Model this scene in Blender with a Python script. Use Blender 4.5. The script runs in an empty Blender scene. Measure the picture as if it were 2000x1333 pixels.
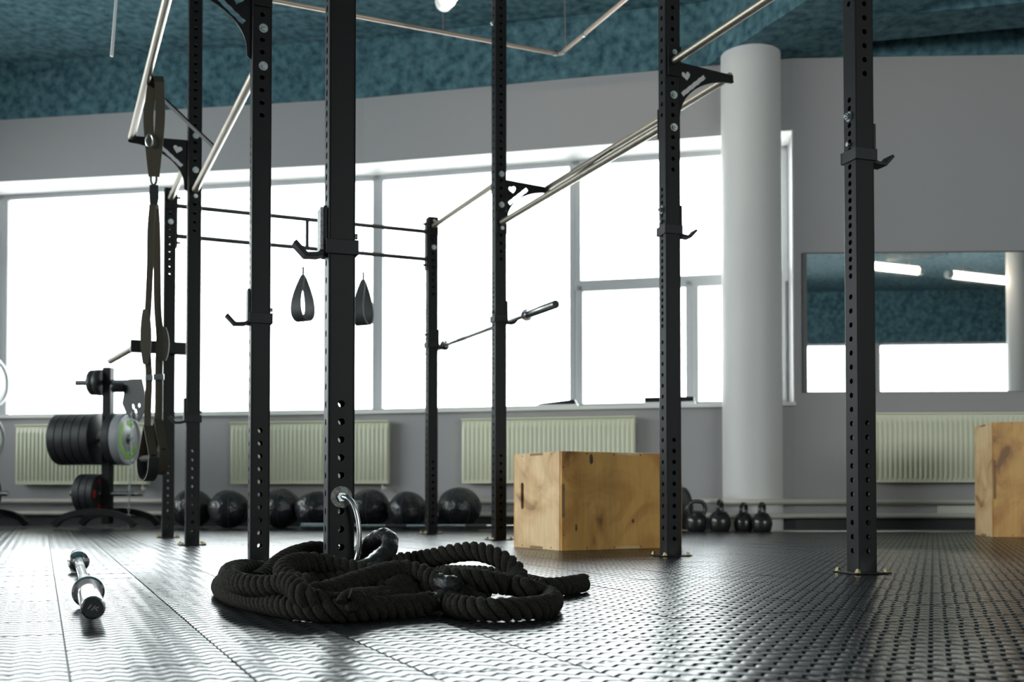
import bpy, bmesh, math, random
from mathutils import Vector, Matrix
R = math.radians
random.seed(7)
SC = bpy.context.scene
COL = SC.collection

# ------------------------------------------------------------------ camera, sky, exposure
F_PX, CAM_H, PITCH, ROW0 = 2100.0, 0.269, R(1.3), 924.3
cd = bpy.data.cameras.new('camera'); cam = bpy.data.objects.new('camera', cd); COL.objects.link(cam)
cam.location = (0, 0, CAM_H); cam.rotation_euler = (R(90) + PITCH, 0, 0)
cd.sensor_width = 36.0; cd.lens = F_PX / 2000 * 36; cd.shift_y = (ROW0 - 666.5) / 2000
cd.clip_start = 0.05; cd.clip_end = 200
cd.dof.use_dof = True; cd.dof.focus_distance = 3.0; cd.dof.aperture_fstop = 4.5
SC.camera = cam
w = bpy.data.worlds.new('overcast_sky'); SC.world = w; w.use_nodes = True
bgn = w.node_tree.nodes['Background']
bgn.inputs[0].default_value = (0.94, 0.975, 1.0, 1); bgn.inputs[1].default_value = 6.0
vs = SC.view_settings
vs.view_transform = 'Standard'; vs.look = 'None'; vs.gamma = 1.0; vs.use_curve_mapping = False
vs.exposure = 0.90
SC.cycles.use_denoising = True
SC.cycles.max_bounces = 10; SC.cycles.diffuse_bounces = 5; SC.cycles.glossy_bounces = 5
SC.cycles.transparent_max_bounces = 16
SC.cycles.sample_clamp_indirect = 8.0

# ------------------------------------------------------------------ helpers
def at(px, py, d):
    """point at depth d on the sight line of photo pixel (px, py)"""
    xc = (px - 1000) / F_PX; yc = (ROW0 - py) / F_PX
    t = d / (math.cos(PITCH) - yc * math.sin(PITCH))
    return Vector((xc * t, d, CAM_H + t * (math.sin(PITCH) + yc * math.cos(PITCH))))
def atz(px, py, z):
    xc = (px - 1000) / F_PX; yc = (ROW0 - py) / F_PX
    t = (z - CAM_H) / (math.sin(PITCH) + yc * math.cos(PITCH))
    return Vector((xc * t, t * (math.cos(PITCH) - yc * math.sin(PITCH)), z))
def gx(px, d): return (px - 1000) / F_PX * d

class MB:
    def __init__(s): s.v = []; s.f = []
    def add(s, vs_, fs_):
        o = len(s.v); s.v += [Vector(q) for q in vs_]; s.f += [tuple(i + o for i in q) for q in fs_]
    def box(s, c, size, rot=0.0, m=None):
        hx, hy, hz = size[0] / 2, size[1] / 2, size[2] / 2
        M = m if m is not None else Matrix.Translation(c) @ Matrix.Rotation(rot, 4, 'Z')
        p = [M @ Vector((x * hx, y * hy, z * hz)) for z in (-1, 1) for x, y in ((-1, -1), (1, -1), (1, 1), (-1, 1))]
        s.add(p, [(0, 3, 2, 1), (4, 5, 6, 7), (0, 1, 5, 4), (1, 2, 6, 5), (2, 3, 7, 6), (3, 0, 4, 7)])
    def ring(s, c, axis, r, n):
        a = Vector(axis).normalized()
        u = a.cross(Vector((0, 0, 1)))
        if u.length < 1e-4: u = Vector((1, 0, 0))
        u.normalize(); vv = a.cross(u)
        return [Vector(c) + r * (math.cos(2 * math.pi * k / n) * u + math.sin(2 * math.pi * k / n) * vv) for k in range(n)]
    def lathe(s, c, axis, prof, n=24, cap=True):
        """prof: list of (t along axis, radius)"""
        a = Vector(axis).normalized(); o = len(s.v)
        for t, r in prof: s.v += s.ring(Vector(c) + a * t, a, max(r, 1e-5), n)
        m = len(prof)
        for i in range(m - 1):
            for k in range(n):
                k2 = (k + 1) % n
                s.f.append((o + i * n + k, o + i * n + k2, o + (i + 1) * n + k2, o + (i + 1) * n + k))
        if cap:
            s.f.append(tuple(o + k for k in range(n))[::-1]); s.f.append(tuple(o + (m - 1) * n + k for k in range(n)))
    def cyl(s, p0, p1, r, n=14, r1=None):
        p0 = Vector(p0); p1 = Vector(p1); L = (p1 - p0).length
        s.lathe(p0, p1 - p0, [(0, r), (L, r if r1 is None else r1)], n)
    def tube(s, path, r, n=10, closed=False, radii=None):
        P = [Vector(q) for q in path]; m = len(P); o = len(s.v)
        T = []
        for i in range(m):
            a = P[(i - 1) % m] if (i > 0 or closed) else P[i]; b = P[(i + 1) % m] if (i < m - 1 or closed) else P[i]
            T.append((b - a).normalized())
        u = T[0].cross(Vector((0, 0, 1)))
        if u.length < 1e-3: u = T[0].cross(Vector((1, 0, 0)))
        u.normalize()
        for i in range(m):
            u = (u - T[i] * u.dot(T[i])).normalized(); vv = T[i].cross(u)
            rr = radii[i] if radii else r
            for k in range(n):
                an = 2 * math.pi * k / n
                s.v.append(P[i] + rr * (math.cos(an) * u + math.sin(an) * vv))
        for i in range(m if closed else m - 1):
            j = (i + 1) % m
            for k in range(n):
                k2 = (k + 1) % n
                s.f.append((o + i * n + k, o + i * n + k2, o + j * n + k2, o + j * n + k))
        if not closed:
            s.f.append(tuple(o + k for k in range(n))[::-1]); s.f.append(tuple(o + (m - 1) * n + k for k in range(n)))
    def ribbon(s, path, side, width, th):
        """flat band; side = width direction (vector or list of vectors)"""
        P = [Vector(q) for q in path]; m = len(P); o = len(s.v)
        for i in range(m):
            t = (P[min(i + 1, m - 1)] - P[max(i - 1, 0)]).normalized()
            sd = Vector(side[i] if isinstance(side, list) else side); sd = (sd - t * sd.dot(t)).normalized(); nn = t.cross(sd)
            wd = width[i] if isinstance(width, list) else width
            for a, b in ((-1, -1), (1, -1), (1, 1), (-1, 1)): s.v.append(P[i] + sd * a * wd / 2 + nn * b * th / 2)
        for i in range(m - 1):
            for k in range(4):
                k2 = (k + 1) % 4
                s.f.append((o + i * 4 + k, o + i * 4 + k2, o + (i + 1) * 4 + k2, o + (i + 1) * 4 + k))
        s.f.append((o + 3, o + 2, o + 1, o)); s.f.append(tuple(o + (m - 1) * 4 + k for k in range(4)))
    def prism(s, poly, z0, z1):
        n = len(poly); o = len(s.v)
        s.v += [Vector((x, y, z0)) for x, y in poly] + [Vector((x, y, z1)) for x, y in poly]
        s.f.append(tuple(o + k for k in range(n))[::-1]); s.f.append(tuple(o + n + k for k in range(n)))
        for k in range(n):
            k2 = (k + 1) % n; s.f.append((o + k, o + k2, o + n + k2, o + n + k))
    def sphere(s, c, r, nu=24, nv=14, sc=(1, 1, 1), warp=None):
        o = len(s.v); c = Vector(c)
        for i in range(nv + 1):
            th = math.pi * i / nv
            for k in range(nu):
                ph = 2 * math.pi * k / nu
                d = Vector((math.sin(th) * math.cos(ph), math.sin(th) * math.sin(ph), math.cos(th)))
                rr = r * (1 + (warp(d) if warp else 0))
                s.v.append(c + Vector((d.x * sc[0], d.y * sc[1], d.z * sc[2])) * rr)
        for i in range(nv):
            for k in range(nu):
                k2 = (k + 1) % nu
                s.f.append((o + i * nu + k, o + (i + 1) * nu + k, o + (i + 1) * nu + k2, o + i * nu + k2))
    def mesh(s, name, mat, smooth=35, bevel=0):
        me = bpy.data.meshes.new(name); me.from_pydata([tuple(q) for q in s.v], [], s.f)
        bm = bmesh.new(); bm.from_mesh(me)
        if bevel:
            bmesh.ops.recalc_face_normals(bm, faces=bm.faces)
            es = [e for e in bm.edges if len(e.link_faces) == 2 and e.calc_face_angle(0) > 0.6]
            bmesh.ops.bevel(bm, geom=es, offset=bevel, segments=2, profile=0.6, affect='EDGES', clamp_overlap=True)
        bmesh.ops.recalc_face_normals(bm, faces=bm.faces); bm.to_mesh(me); bm.free()
        if smooth:
            me.polygons.foreach_set('use_smooth', [True] * len(me.polygons)); me.set_sharp_from_angle(angle=R(smooth))
        if mat: me.materials.append(mat)
        return me
    def build(s, name, mat, parent=None, smooth=35, bevel=0, loc=None):
        return link(name, s.mesh(name, mat, smooth, bevel), parent, loc)

def link(name, me, parent=None, loc=None, rz=None):
    o = bpy.data.objects.new(name, me); COL.objects.link(o)
    if parent is not None: o.parent = parent
    if loc is not None: o.location = loc
    if rz is not None: o.rotation_euler = (0, 0, rz)
    return o
def thing(name, loc, label, cat, group=None, rz=0.0):
    o = bpy.data.objects.new(name, None); COL.objects.link(o); o.location = loc; o.rotation_euler = (0, 0, rz)
    o.empty_display_size = 0.1
    return tag(o, label, cat, group)
def tag(o, label, cat, group=None):
    o['label'] = label; o['category'] = cat
    if group: o['group'] = group
    return o
def struct(o, label=None, cat=None):
    o['kind'] = 'structure'
    if label: o['label'] = label
    if cat: o['category'] = cat
    return o
def cat_rom(pts, step=0.01):
    P = [Vector(q) for q in pts]; P = [2 * P[0] - P[1]] + P + [2 * P[-1] - P[-2]]; out = []
    for i in range(1, len(P) - 2):
        a, b, c, d = P[i - 1:i + 3]; n = max(2, int((c - b).length / step))
        for k in range(n):
            t = k / n
            out.append(0.5 * ((2 * b) + (c - a) * t + (2 * a - 5 * b + 4 * c - d) * t * t + (-a + 3 * b - 3 * c + d) * t ** 3))
    out.append(P[-2]); return out
def plate_mesh(name, outline, holes, th, mat):
    """flat plate in local x-z with real cut-outs, thickness along y"""
    cu = bpy.data.curves.new(name, 'CURVE'); cu.dimensions = '2D'; cu.fill_mode = 'BOTH'; cu.extrude = th / 2
    for loop in [outline] + holes:
        sp = cu.splines.new('POLY'); sp.points.add(len(loop) - 1); sp.use_cyclic_u = True
        for i, (x, y) in enumerate(loop): sp.points[i].co = (x, y, 0, 1)
    ob = bpy.data.objects.new(name, cu); COL.objects.link(ob)
    me = bpy.data.meshes.new_from_object(ob.evaluated_get(bpy.context.evaluated_depsgraph_get()))
    bpy.data.objects.remove(ob); bpy.data.curves.remove(cu)
    me.transform(Matrix.Rotation(R(90), 4, 'X')); me.name = name
    me.materials.clear(); me.materials.append(mat)
    return me
def oval(cx, cy, rx, ry, n=14, a=0.0):
    out = []
    for k in range(n):
        t = 2 * math.pi * k / n; x = rx * math.cos(t); y = ry * math.sin(t)
        out.append((cx + x * math.cos(a) - y * math.sin(a), cy + x * math.sin(a) + y * math.cos(a)))
    return out

# ------------------------------------------------------------------ materials
def mat(name, col, rough=0.5, metal=0.0, spec=0.5, noise=None, bump=None, emit=None):
    """noise=(scale, second colour, contrast)   bump=(scale, strength, distance)"""
    m = bpy.data.materials.new(name); m.use_nodes = True; nt = m.node_tree; b = nt.nodes['Principled BSDF']
    b.inputs['Base Color'].default_value = (*col, 1); b.inputs['Roughness'].default_value = rough
    b.inputs['Metallic'].default_value = metal; b.inputs['Specular IOR Level'].default_value = spec
    tc = nt.nodes.new('ShaderNodeTexCoord')
    if noise:
        n = nt.nodes.new('ShaderNodeTexNoise'); n.inputs['Scale'].default_value = noise[0]; n.inputs['Detail'].default_value = 6
        nt.links.new(tc.outputs['Object'], n.inputs['Vector'])
        r = nt.nodes.new('ShaderNodeValToRGB'); c = noise[2] / 2
        r.color_ramp.elements[0].position = 0.5 - c; r.color_ramp.elements[1].position = 0.5 + c
        r.color_ramp.elements[0].color = (*col, 1); r.color_ramp.elements[1].color = (*noise[1], 1)
        nt.links.new(n.outputs['Fac'], r.inputs['Fac']); nt.links.new(r.outputs['Color'], b.inputs['Base Color'])
    if bump:
        n2 = nt.nodes.new('ShaderNodeTexNoise'); n2.inputs['Scale'].default_value = bump[0]; n2.inputs['Detail'].default_value = 4
        nt.links.new(tc.outputs['Object'], n2.inputs['Vector'])
        bp = nt.nodes.new('ShaderNodeBump'); bp.inputs['Strength'].default_value = bump[1]; bp.inputs['Distance'].default_value = bump[2]
        nt.links.new(n2.outputs['Fac'], bp.inputs['Height']); nt.links.new(bp.outputs['Normal'], b.inputs['Normal'])
    if emit:
        b.inputs['Emission Color'].default_value = (*emit[0], 1); b.inputs['Emission Strength'].default_value = emit[1]
    return m
def glass(name):
    m = bpy.data.materials.new(name); m.use_nodes = True; nt = m.node_tree; nt.nodes.clear()
    o = nt.nodes.new('ShaderNodeOutputMaterial'); mx = nt.nodes.new('ShaderNodeMixShader')
    t = nt.nodes.new('ShaderNodeBsdfTransparent'); g = nt.nodes.new('ShaderNodeBsdfGlossy'); fr = nt.nodes.new('ShaderNodeFresnel')
    t.inputs[0].default_value = (0.96, 0.985, 0.975, 1); g.inputs['Roughness'].default_value = 0.02; fr.inputs[0].default_value = 1.45
    nt.links.new(fr.outputs[0], mx.inputs[0]); nt.links.new(t.outputs[0], mx.inputs[1]); nt.links.new(g.outputs[0], mx.inputs[2])
    nt.links.new(mx.outputs[0], o.inputs[0]); return m
def plywood(name, c0, c1, seed):
    m = bpy.data.materials.new(name); m.use_nodes = True; nt = m.node_tree; b = nt.nodes['Principled BSDF']; L = nt.links.new
    b.inputs['Roughness'].default_value = 0.45
    tc = nt.nodes.new('ShaderNodeTexCoord'); mp = nt.nodes.new('ShaderNodeMapping')
    mp.inputs['Location'].default_value = (seed, seed * 2, seed * 3); L(tc.outputs['Object'], mp.inputs[0])
    n = nt.nodes.new('ShaderNodeTexNoise'); n.inputs['Scale'].default_value = 3.2; n.inputs['Detail'].default_value = 7; n.inputs['Distortion'].default_value = 1.6
    L(mp.outputs[0], n.inputs['Vector'])
    r = nt.nodes.new('ShaderNodeValToRGB'); e = r.color_ramp.elements
    e[0].position = 0.27; e[0].color = (c1[0] * .45, c1[1] * .38, c1[2] * .34, 1); e[1].position = 0.56; e[1].color = (*c0, 1)
    x = r.color_ramp.elements.new(0.38); x.color = (*c1, 1)
    L(n.outputs['Fac'], r.inputs['Fac'])
    m2 = nt.nodes.new('ShaderNodeMapping'); m2.inputs['Scale'].default_value = (30, 30, 3.0); L(tc.outputs['Object'], m2.inputs[0])
    g = nt.nodes.new('ShaderNodeTexNoise'); g.inputs['Scale'].default_value = 2.0; g.inputs['Detail'].default_value = 5; L(m2.outputs[0], g.inputs['Vector'])
    mx = nt.nodes.new('ShaderNodeMix'); mx.data_type = 'RGBA'; mx.blend_type = 'MULTIPLY'; mx.inputs['Factor'].default_value = 0.35
    L(r.outputs['Color'], mx.inputs['A']); L(g.outputs['Fac'], mx.inputs['B'])
    sc = nt.nodes.new('ShaderNodeMix'); sc.data_type = 'RGBA'; sc.blend_type = 'MULTIPLY'; sc.inputs['Factor'].default_value = 1
    L(mx.outputs['Result'], sc.inputs['A']); sc.inputs['B'].default_value = (1.2, 1.2, 1.2, 1)
    L(sc.outputs['Result'], b.inputs['Base Color']); return m

M = {}
M['wall'] = mat('grey_wall_paint', (0.395, 0.38, 0.38), 0.65, bump=(140, 0.05, 0.002))
M['column'] = mat('white_column_paint', (0.66, 0.645, 0.63), 0.5, bump=(60, 0.05, 0.002))
M['reveal'] = mat('white_reveal_paint', (0.86, 0.85, 0.82), 0.6)
M['teal'] = mat('teal_sprayed_ceiling', (0.006, 0.045, 0.075), 0.85, noise=(13, (0.12, 0.25, 0.28), 0.5), bump=(45, 0.5, 0.012))
M['frame'] = mat('grey_window_frame', (0.45, 0.46, 0.47), 0.35)
M['glass'] = glass('window_glass')
M['base'] = mat('black_skirting', (0.02, 0.02, 0.022), 0.6)
M['rubber'] = mat('black_floor_rubber', (0.016, 0.017, 0.019), 0.26, spec=0.5, bump=(25, 0.03, 0.002))
M['subfloor'] = mat('dark_subfloor', (0.02, 0.021, 0.023), 0.45)
M['steel_black'] = mat('black_powder_coat', (0.0095, 0.0093, 0.0095), 0.45, spec=0.2)
M['bar_steel'] = mat('raw_bar_steel', (0.36, 0.32, 0.26), 0.38, 0.9)
M['dark_bar'] = mat('dark_bar_steel', (0.06, 0.06, 0.06), 0.4, 0.6)
M['chrome'] = mat('chrome', (0.80, 0.80, 0.80), 0.14, 1.0)
M['zinc'] = mat('zinc_bolt', (0.62, 0.64, 0.62), 0.30, 1.0, noise=(90, (0.35, 0.40, 0.40), 0.4))
M['brass'] = mat('yellow_zinc_bolt', (0.45, 0.37, 0.20), 0.25, 1.0)
M['washer'] = mat('worn_zinc_washer', (0.22, 0.22, 0.20), 0.5, 0.9, noise=(120, (0.10, 0.10, 0.09), 0.3))
M['hook'] = mat('black_hook_coat', (0.014, 0.014, 0.016), 0.5, spec=0.3)
M['liner'] = mat('pale_plastic_liner', (0.45, 0.45, 0.45), 0.5, noise=(160, (0.22, 0.22, 0.22), 0.3))
M['rope'] = mat('black_poly_rope', (0.010, 0.009, 0.007), 0.95, spec=0.25, noise=(260, (0.050, 0.043, 0.034), 0.5), bump=(420, 0.9, 0.004))
M['tape'] = mat('black_shrink_sleeve', (0.010, 0.010, 0.010), 0.42, bump=(90, 0.8, 0.008))
M['vinyl'] = mat('black_vinyl', (0.014, 0.014, 0.016), 0.26, bump=(16, 0.6, 0.03))
M['seam'] = mat('dark_seam', (0.03, 0.03, 0.03), 0.6)
M['iron'] = mat('black_cast_iron', (0.022, 0.021, 0.021), 0.2, bump=(60, 0.06, 0.002))
M['bumper'] = mat('black_bumper_rubber', (0.022, 0.022, 0.024), 0.45)
M['plate_grey'] = mat('grey_plate_face', (0.30, 0.31, 0.32), 0.4)
M['plate_white'] = mat('pale_plate_face', (0.80, 0.80, 0.79), 0.4)
M['green'] = mat('green_print', (0.25, 0.55, 0.08), 0.5)
M['red'] = mat('red_print', (0.60, 0.03, 0.02), 0.5)
M['white_print'] = mat('white_print', (0.75, 0.75, 0.72), 0.5)
M['ply_lit'] = plywood('plywood_lit_face', (0.86, 0.60, 0.32), (0.68, 0.42, 0.19), 1.3)  # paler copy: window light on the left faces is put into the colour
M['ply_shaded'] = plywood('plywood_shaded_face', (0.70, 0.37, 0.09), (0.54, 0.25, 0.05), 4.1)  # same plywood, deeper colour painted in for the less lit right faces
M['ply_edge'] = mat('plywood_edge', (0.28, 0.15, 0.06), 0.6)
M['screw'] = mat('dark_screw_head', (0.05, 0.04, 0.03), 0.4, 0.5)
M['hole'] = mat('dark_hollow', (0.01, 0.01, 0.01), 0.9)
M['radiator'] = mat('cream_radiator_enamel', (0.78, 0.78, 0.58), 0.4)
M['pipe'] = mat('cream_pipe_paint', (0.60, 0.58, 0.50), 0.4)
M['ceil_pipe'] = mat('bare_metal_pipe', (0.42, 0.33, 0.27), 0.4, 0.5)
M['wire'] = mat('hanger_wire', (0.30, 0.25, 0.22), 0.5, 0.4)
M['lamp'] = mat('white_lamp_housing', (0.85, 0.82, 0.78), 0.4)
M['tube'] = mat('lit_tube', (0.9, 0.9, 0.9), 0.5, emit=((1.0, 0.86, 0.68), 8.0))
M['mirror'] = mat('mirror_silver', (0.86, 0.88, 0.88), 0.015, 1.0)
M['mirror_frame'] = mat('dark_mirror_edge', (0.10, 0.10, 0.09), 0.5)
M['strap'] = mat('olive_webbing', (0.095, 0.078, 0.052), 0.8, bump=(700, 0.3, 0.001))
M['strap_pad'] = mat('olive_pad', (0.13, 0.11, 0.085), 0.75)
M['strap_black'] = mat('black_nylon', (0.03, 0.03, 0.03), 0.6, bump=(40, 0.3, 0.004))
M['foam'] = mat('black_foam', (0.02, 0.02, 0.02), 0.8)
M['cord'] = mat('white_cord', (0.8, 0.8, 0.78), 0.5)
M['belt'] = mat('grey_belt_leather', (0.03, 0.03, 0.028), 0.6)

# ------------------------------------------------------------------ the room shell
RS = 1.06      # room size about the standing point
Z_SILL, Z_HEAD, Z_WALL, Z_CEIL = 1.065, 3.365, 3.97, 4.52
WP = [Vector((-7.0, 10.23)), Vector((-1.29, 9.32)), Vector((0.457, 8.89)), Vector((2.23, 8.47)), Vector((4.0, 8.40)), Vector((10.0, 8.16))]
WP = [v * RS for v in WP]; WP[0] = Vector((-7.4, 10.84)); WP[5] = Vector((10.2, 8.66))
def nrm(a, b): d = (b - a).normalized(); return Vector((-d.y, d.x))
def offset_poly(P, o):
    out = []
    for i in range(len(P)):
        ns = []
        if i > 0: ns.append(nrm(P[i - 1], P[i]))
        if i < len(P) - 1: ns.append(nrm(P[i], P[i + 1]))
        n = sum(ns, Vector((0, 0))); n.normalize(); out.append(P[i] + n * (o / n.dot(ns[0])))
    return out
TH = 0.50
WO = offset_poly(WP, TH); WG = offset_poly(WP, 0.42)
def wall_strip(mb, A, B, i0, i1, z0, z1):
    poly = [tuple(A[k]) for k in range(i0, i1 + 1)] + [tuple(B[k]) for k in range(i1, i0 - 1, -1)]
    mb.prism(poly, z0, z1)
mb = MB()
wall_strip(mb, WP, WO, 0, 3, 0, Z_SILL - 0.03)
wall_strip(mb, WP, WO, 0, 3, Z_HEAD, Z_WALL)
wall_strip(mb, WP, WO, 3, 5, 0, Z_WALL)
struct(mb.build('wall_back', M['wall'], smooth=0))
# painted reveal lining under the lintel and beside the last pane
mb = MB(); WI = offset_poly(WP, 0.004)
wall_strip(mb, WI, WG, 0, 3, Z_HEAD - 0.006, Z_HEAD - 0.001)
d34 = (WP[3] - WP[2]).normalized(); n34 = nrm(WP[2], WP[3])
p0 = WP[3] - d34 * 0.012; p1 = p0 + n34 * 0.44
mb.prism([tuple(p0), tuple(WP[3] - d34 * 0.001), tuple(WP[3] - d34 * 0.001 + n34 * 0.44), tuple(p1)], Z_SILL, Z_HEAD)
struct(mb.build('trim_1', M['reveal'], smooth=0))
# sill board
mb = MB(); WS = offset_poly(WP, -0.045)
WS3 = [v.copy() for v in WS]; WS3[3] = WP[3] - n34 * 0.045 + d34 * 0.01
wall_strip(mb, WS3, WG, 0, 3, Z_SILL - 0.03, Z_SILL)
struct(mb.build('trim_2', M['reveal'], smooth=0))
# black skirting
mb = MB(); WB = offset_poly(WP, -0.02)
wall_strip(mb, WB, WP, 0, 5, 0, 0.095)
struct(mb.build('baseboard_back', M['base'], smooth=0))
# side and rear walls
LEFT = [(-1.0, 2.2), (2.6, 5.8), (6.2, 9.4)]; XL = -7.3
mb = MB(); mb.box((XL, 3.1, Z_SILL / 2), (0.2, 15.6, Z_SILL)); mb.box((XL, 3.1, (Z_HEAD + Z_CEIL) / 2), (0.2, 15.6, Z_CEIL - Z_HEAD))
ys = [-4.7] + [q for ab in LEFT for q in ab] + [10.9]
for i in range(0, len(ys), 2): mb.box((XL, (ys[i] + ys[i + 1]) / 2, (Z_SILL + Z_HEAD) / 2), (0.2, ys[i + 1] - ys[i], Z_HEAD - Z_SILL))
struct(mb.build('wall_left', M['wall'], smooth=0))
mb = MB(); mb.box((10.1, 2.0, 2.26), (0.2, 13.6, 4.52)); struct(mb.build('wall_right', M['wall'], smooth=0))
mb = MB(); YB = -4.6
mb.box((1.5, YB, 0.5), (17.2, 0.2, 1.0))
hb = MB(); hb.box((1.5, YB, 3.985), (17.2, 0.2, 1.07)); struct(hb.build('trim_3', M['teal'], smooth=0))
REAR = [(3.4, 6.2), (6.5, 9.6)]
xs = [-7.3] + [q for ab in REAR for q in ab] + [10.1]
for i in range(0, len(xs), 2): mb.box(((xs[i] + xs[i + 1]) / 2, YB, 2.225), (xs[i + 1] - xs[i], 0.2, 2.45))
struct(mb.build('wall_front', M['wall'], smooth=0))
# glazing
def window(n, a, b, z0, z1, fw=0.05, fd=0.06, splits=None):
    """frame between plan points a and b, panes as children; splits = list of (u0,u1,z0,z1) lights"""
    a = Vector(a); b = Vector(b); L = (b - a).length; ang = math.atan2(b.y - a.y, b.x - a.x)
    Mx = Matrix.Translation((a.x, a.y, 0)) @ Matrix.Rotation(ang, 4, 'Z')
    def bx(mb, u0, u1, w0, w1, dep=fd, off=0.0): mb.box(None, (u1 - u0, dep, w1 - w0), m=Mx @ Matrix.Translation(((u0 + u1) / 2, off, (w0 + w1) / 2)))
    fr = MB()
    bx(fr, 0, L, z0, z0 + fw); bx(fr, 0, L, z1 - fw, z1); bx(fr, 0, fw, z0, z1); bx(fr, L - fw, L, z0, z1)
    ob = struct(fr.build('window_%d' % n, M['frame'], smooth=0, bevel=0.004))
    for (u0, u1, w0, w1, sash) in (splits or [(0.0, L, z0, z1, False)]):
        if sash:
            f2 = MB(); q = 0.055
            bx(f2, u0, u1, w0, w0 + q, 0.07, -0.03); bx(f2, u0, u1, w1 - q, w1, 0.07, -0.03)
            bx(f2, u0, u0 + q, w0, w1, 0.07, -0.03); bx(f2, u1 - q, u1, w0, w1, 0.07, -0.03)
            f2.build('sash', M['frame'], ob, smooth=0, bevel=0.006)
        g = MB(); bx(g, u0 + 0.02, u1 - 0.02, w0 + 0.02, w1 - 0.02, 0.006); g.build('pane', M['glass'], ob, smooth=0)
    return ob
def lerp(a, b, t): return a + (b - a) * t
gl0, gl1, gl2, gl3, gl4 = WG[0], Vector((gx(4, 10.98), 10.98)), WG[1], WG[2], WG[3]
window(1, gl0, gl1, Z_SILL, Z_HEAD); window(2, gl1, gl2, Z_SILL, Z_HEAD); window(3, gl2, gl3, Z_SILL, Z_HEAD)
L4 = (gl4 - gl3).length
w4 = window(4, gl3, gl4, Z_SILL, Z_HEAD, splits=[(0.0, L4, 2.20, Z_HEAD, False), (0.02, 1.06, Z_SILL, 2.20, True), (1.06, L4 - 0.02, Z_SILL, 2.20, True)])
ang4 = math.atan2((gl4 - gl3).y, (gl4 - gl3).x)
mb = MB(); c4 = lerp(gl3, gl4, 0.5); mb.box((c4.x, c4.y - 0.02, 2.20), (L4, 0.09, 0.09), ang4); mb.build('transom', M['frame'], w4, smooth=0, bevel=0.006)
for i, (a, b) in enumerate(REAR): window(5 + i, (a, YB), (b, YB), 1.0, 3.45)
for i, (a, b) in enumerate(LEFT): window(7 + i, (XL, a), (XL, b), Z_SILL, Z_HEAD)
# daylight portals in the window openings (guide the sky light, emit nothing themselves)
def portal(a, b, z0, z1, inward):
    a = Vector(a); b = Vector(b); ld = bpy.data.lights.new('window_portal', 'AREA'); ld.shape = 'RECTANGLE'
    ld.size = (b - a).length; ld.size_y = z1 - z0; ld.cycles.is_portal = True
    o = bpy.data.objects.new('window_portal', ld); COL.objects.link(o); c = (a + b) / 2
    o.location = (c.x, c.y, (z0 + z1) / 2); o.rotation_euler = Vector((inward[0], inward[1], 0)).to_track_quat('-Z', 'Y').to_euler()
WQ = offset_poly(WP, 0.49)
for i in range(3):
    n = nrm(WP[i], WP[i + 1]); portal(WQ[i], WQ[i + 1], Z_SILL, Z_HEAD, (-n.x, -n.y))
for a, b in REAR: portal((a, YB - 0.12), (b, YB - 0.12), 1.0, 3.45, (0, 1))

for a, b in LEFT: portal((XL - 0.12, a), (XL - 0.12, b), Z_SILL, Z_HEAD, (1, 0))

# ceiling with fascia and beams
PHI = R(23.6); U = Vector((math.cos(PHI), math.sin(PHI))); V = Vector((-math.sin(PHI), math.cos(PHI)))
mb = MB(); mb.prism([(-7.4, -4.7), (10.2, -4.7)] + [tuple(v) for v in WO[::-1]], Z_CEIL, Z_CEIL + 0.2); struct(mb.build('ceiling', M['teal'], smooth=0))
mb = MB(); WF = offset_poly(WP, -0.012)
wall_strip(mb, WF, WO, 0, 5, Z_WALL, Z_CEIL)
struct(mb.build('trim_4', M['teal'], smooth=0))
def beam(a, b, wdt, name, z0=0.0):
    a = Vector(a); b = Vector(b); d = (b - a).normalized(); n = Vector((-d.y, d.x))
    m_ = MB(); m_.prism([tuple(a), tuple(b), tuple(b + n * wdt), tuple(a + n * wdt)], Z_WALL + z0, Z_CEIL); return struct(m_.build(name, M['teal'], smooth=0))
a0 = Vector((1.57, 8.62)) * RS; beam(a0, a0 - V * 9.0, 0.88, 'trim_5')
dF = (WP[3] - WP[2]).normalized()
b0 = Vector((2.30, 7.83)) * RS - dF * 0.2; beam(b0, b0 + dF * 6.5, 0.46, 'trim_6', 0.006)
# round column half sunk in the window wall
mb = MB(); mb.lathe((gx(1470, 8.93), 8.93, 0), (0, 0, 1), [(0, 0.246), (Z_WALL, 0.246)], 56)
struct(mb.build('column', M['column']), 'white round concrete column at the end of the windows', 'column')
mb = MB(); mb.lathe((7.7, -0.2, 0), (0, 0, 1), [(0, 0.23), (Z_CEIL, 0.23)], 40)
struct(mb.build('column', M['column']), 'white round column seen only in the wall mirror', 'column')

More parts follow.
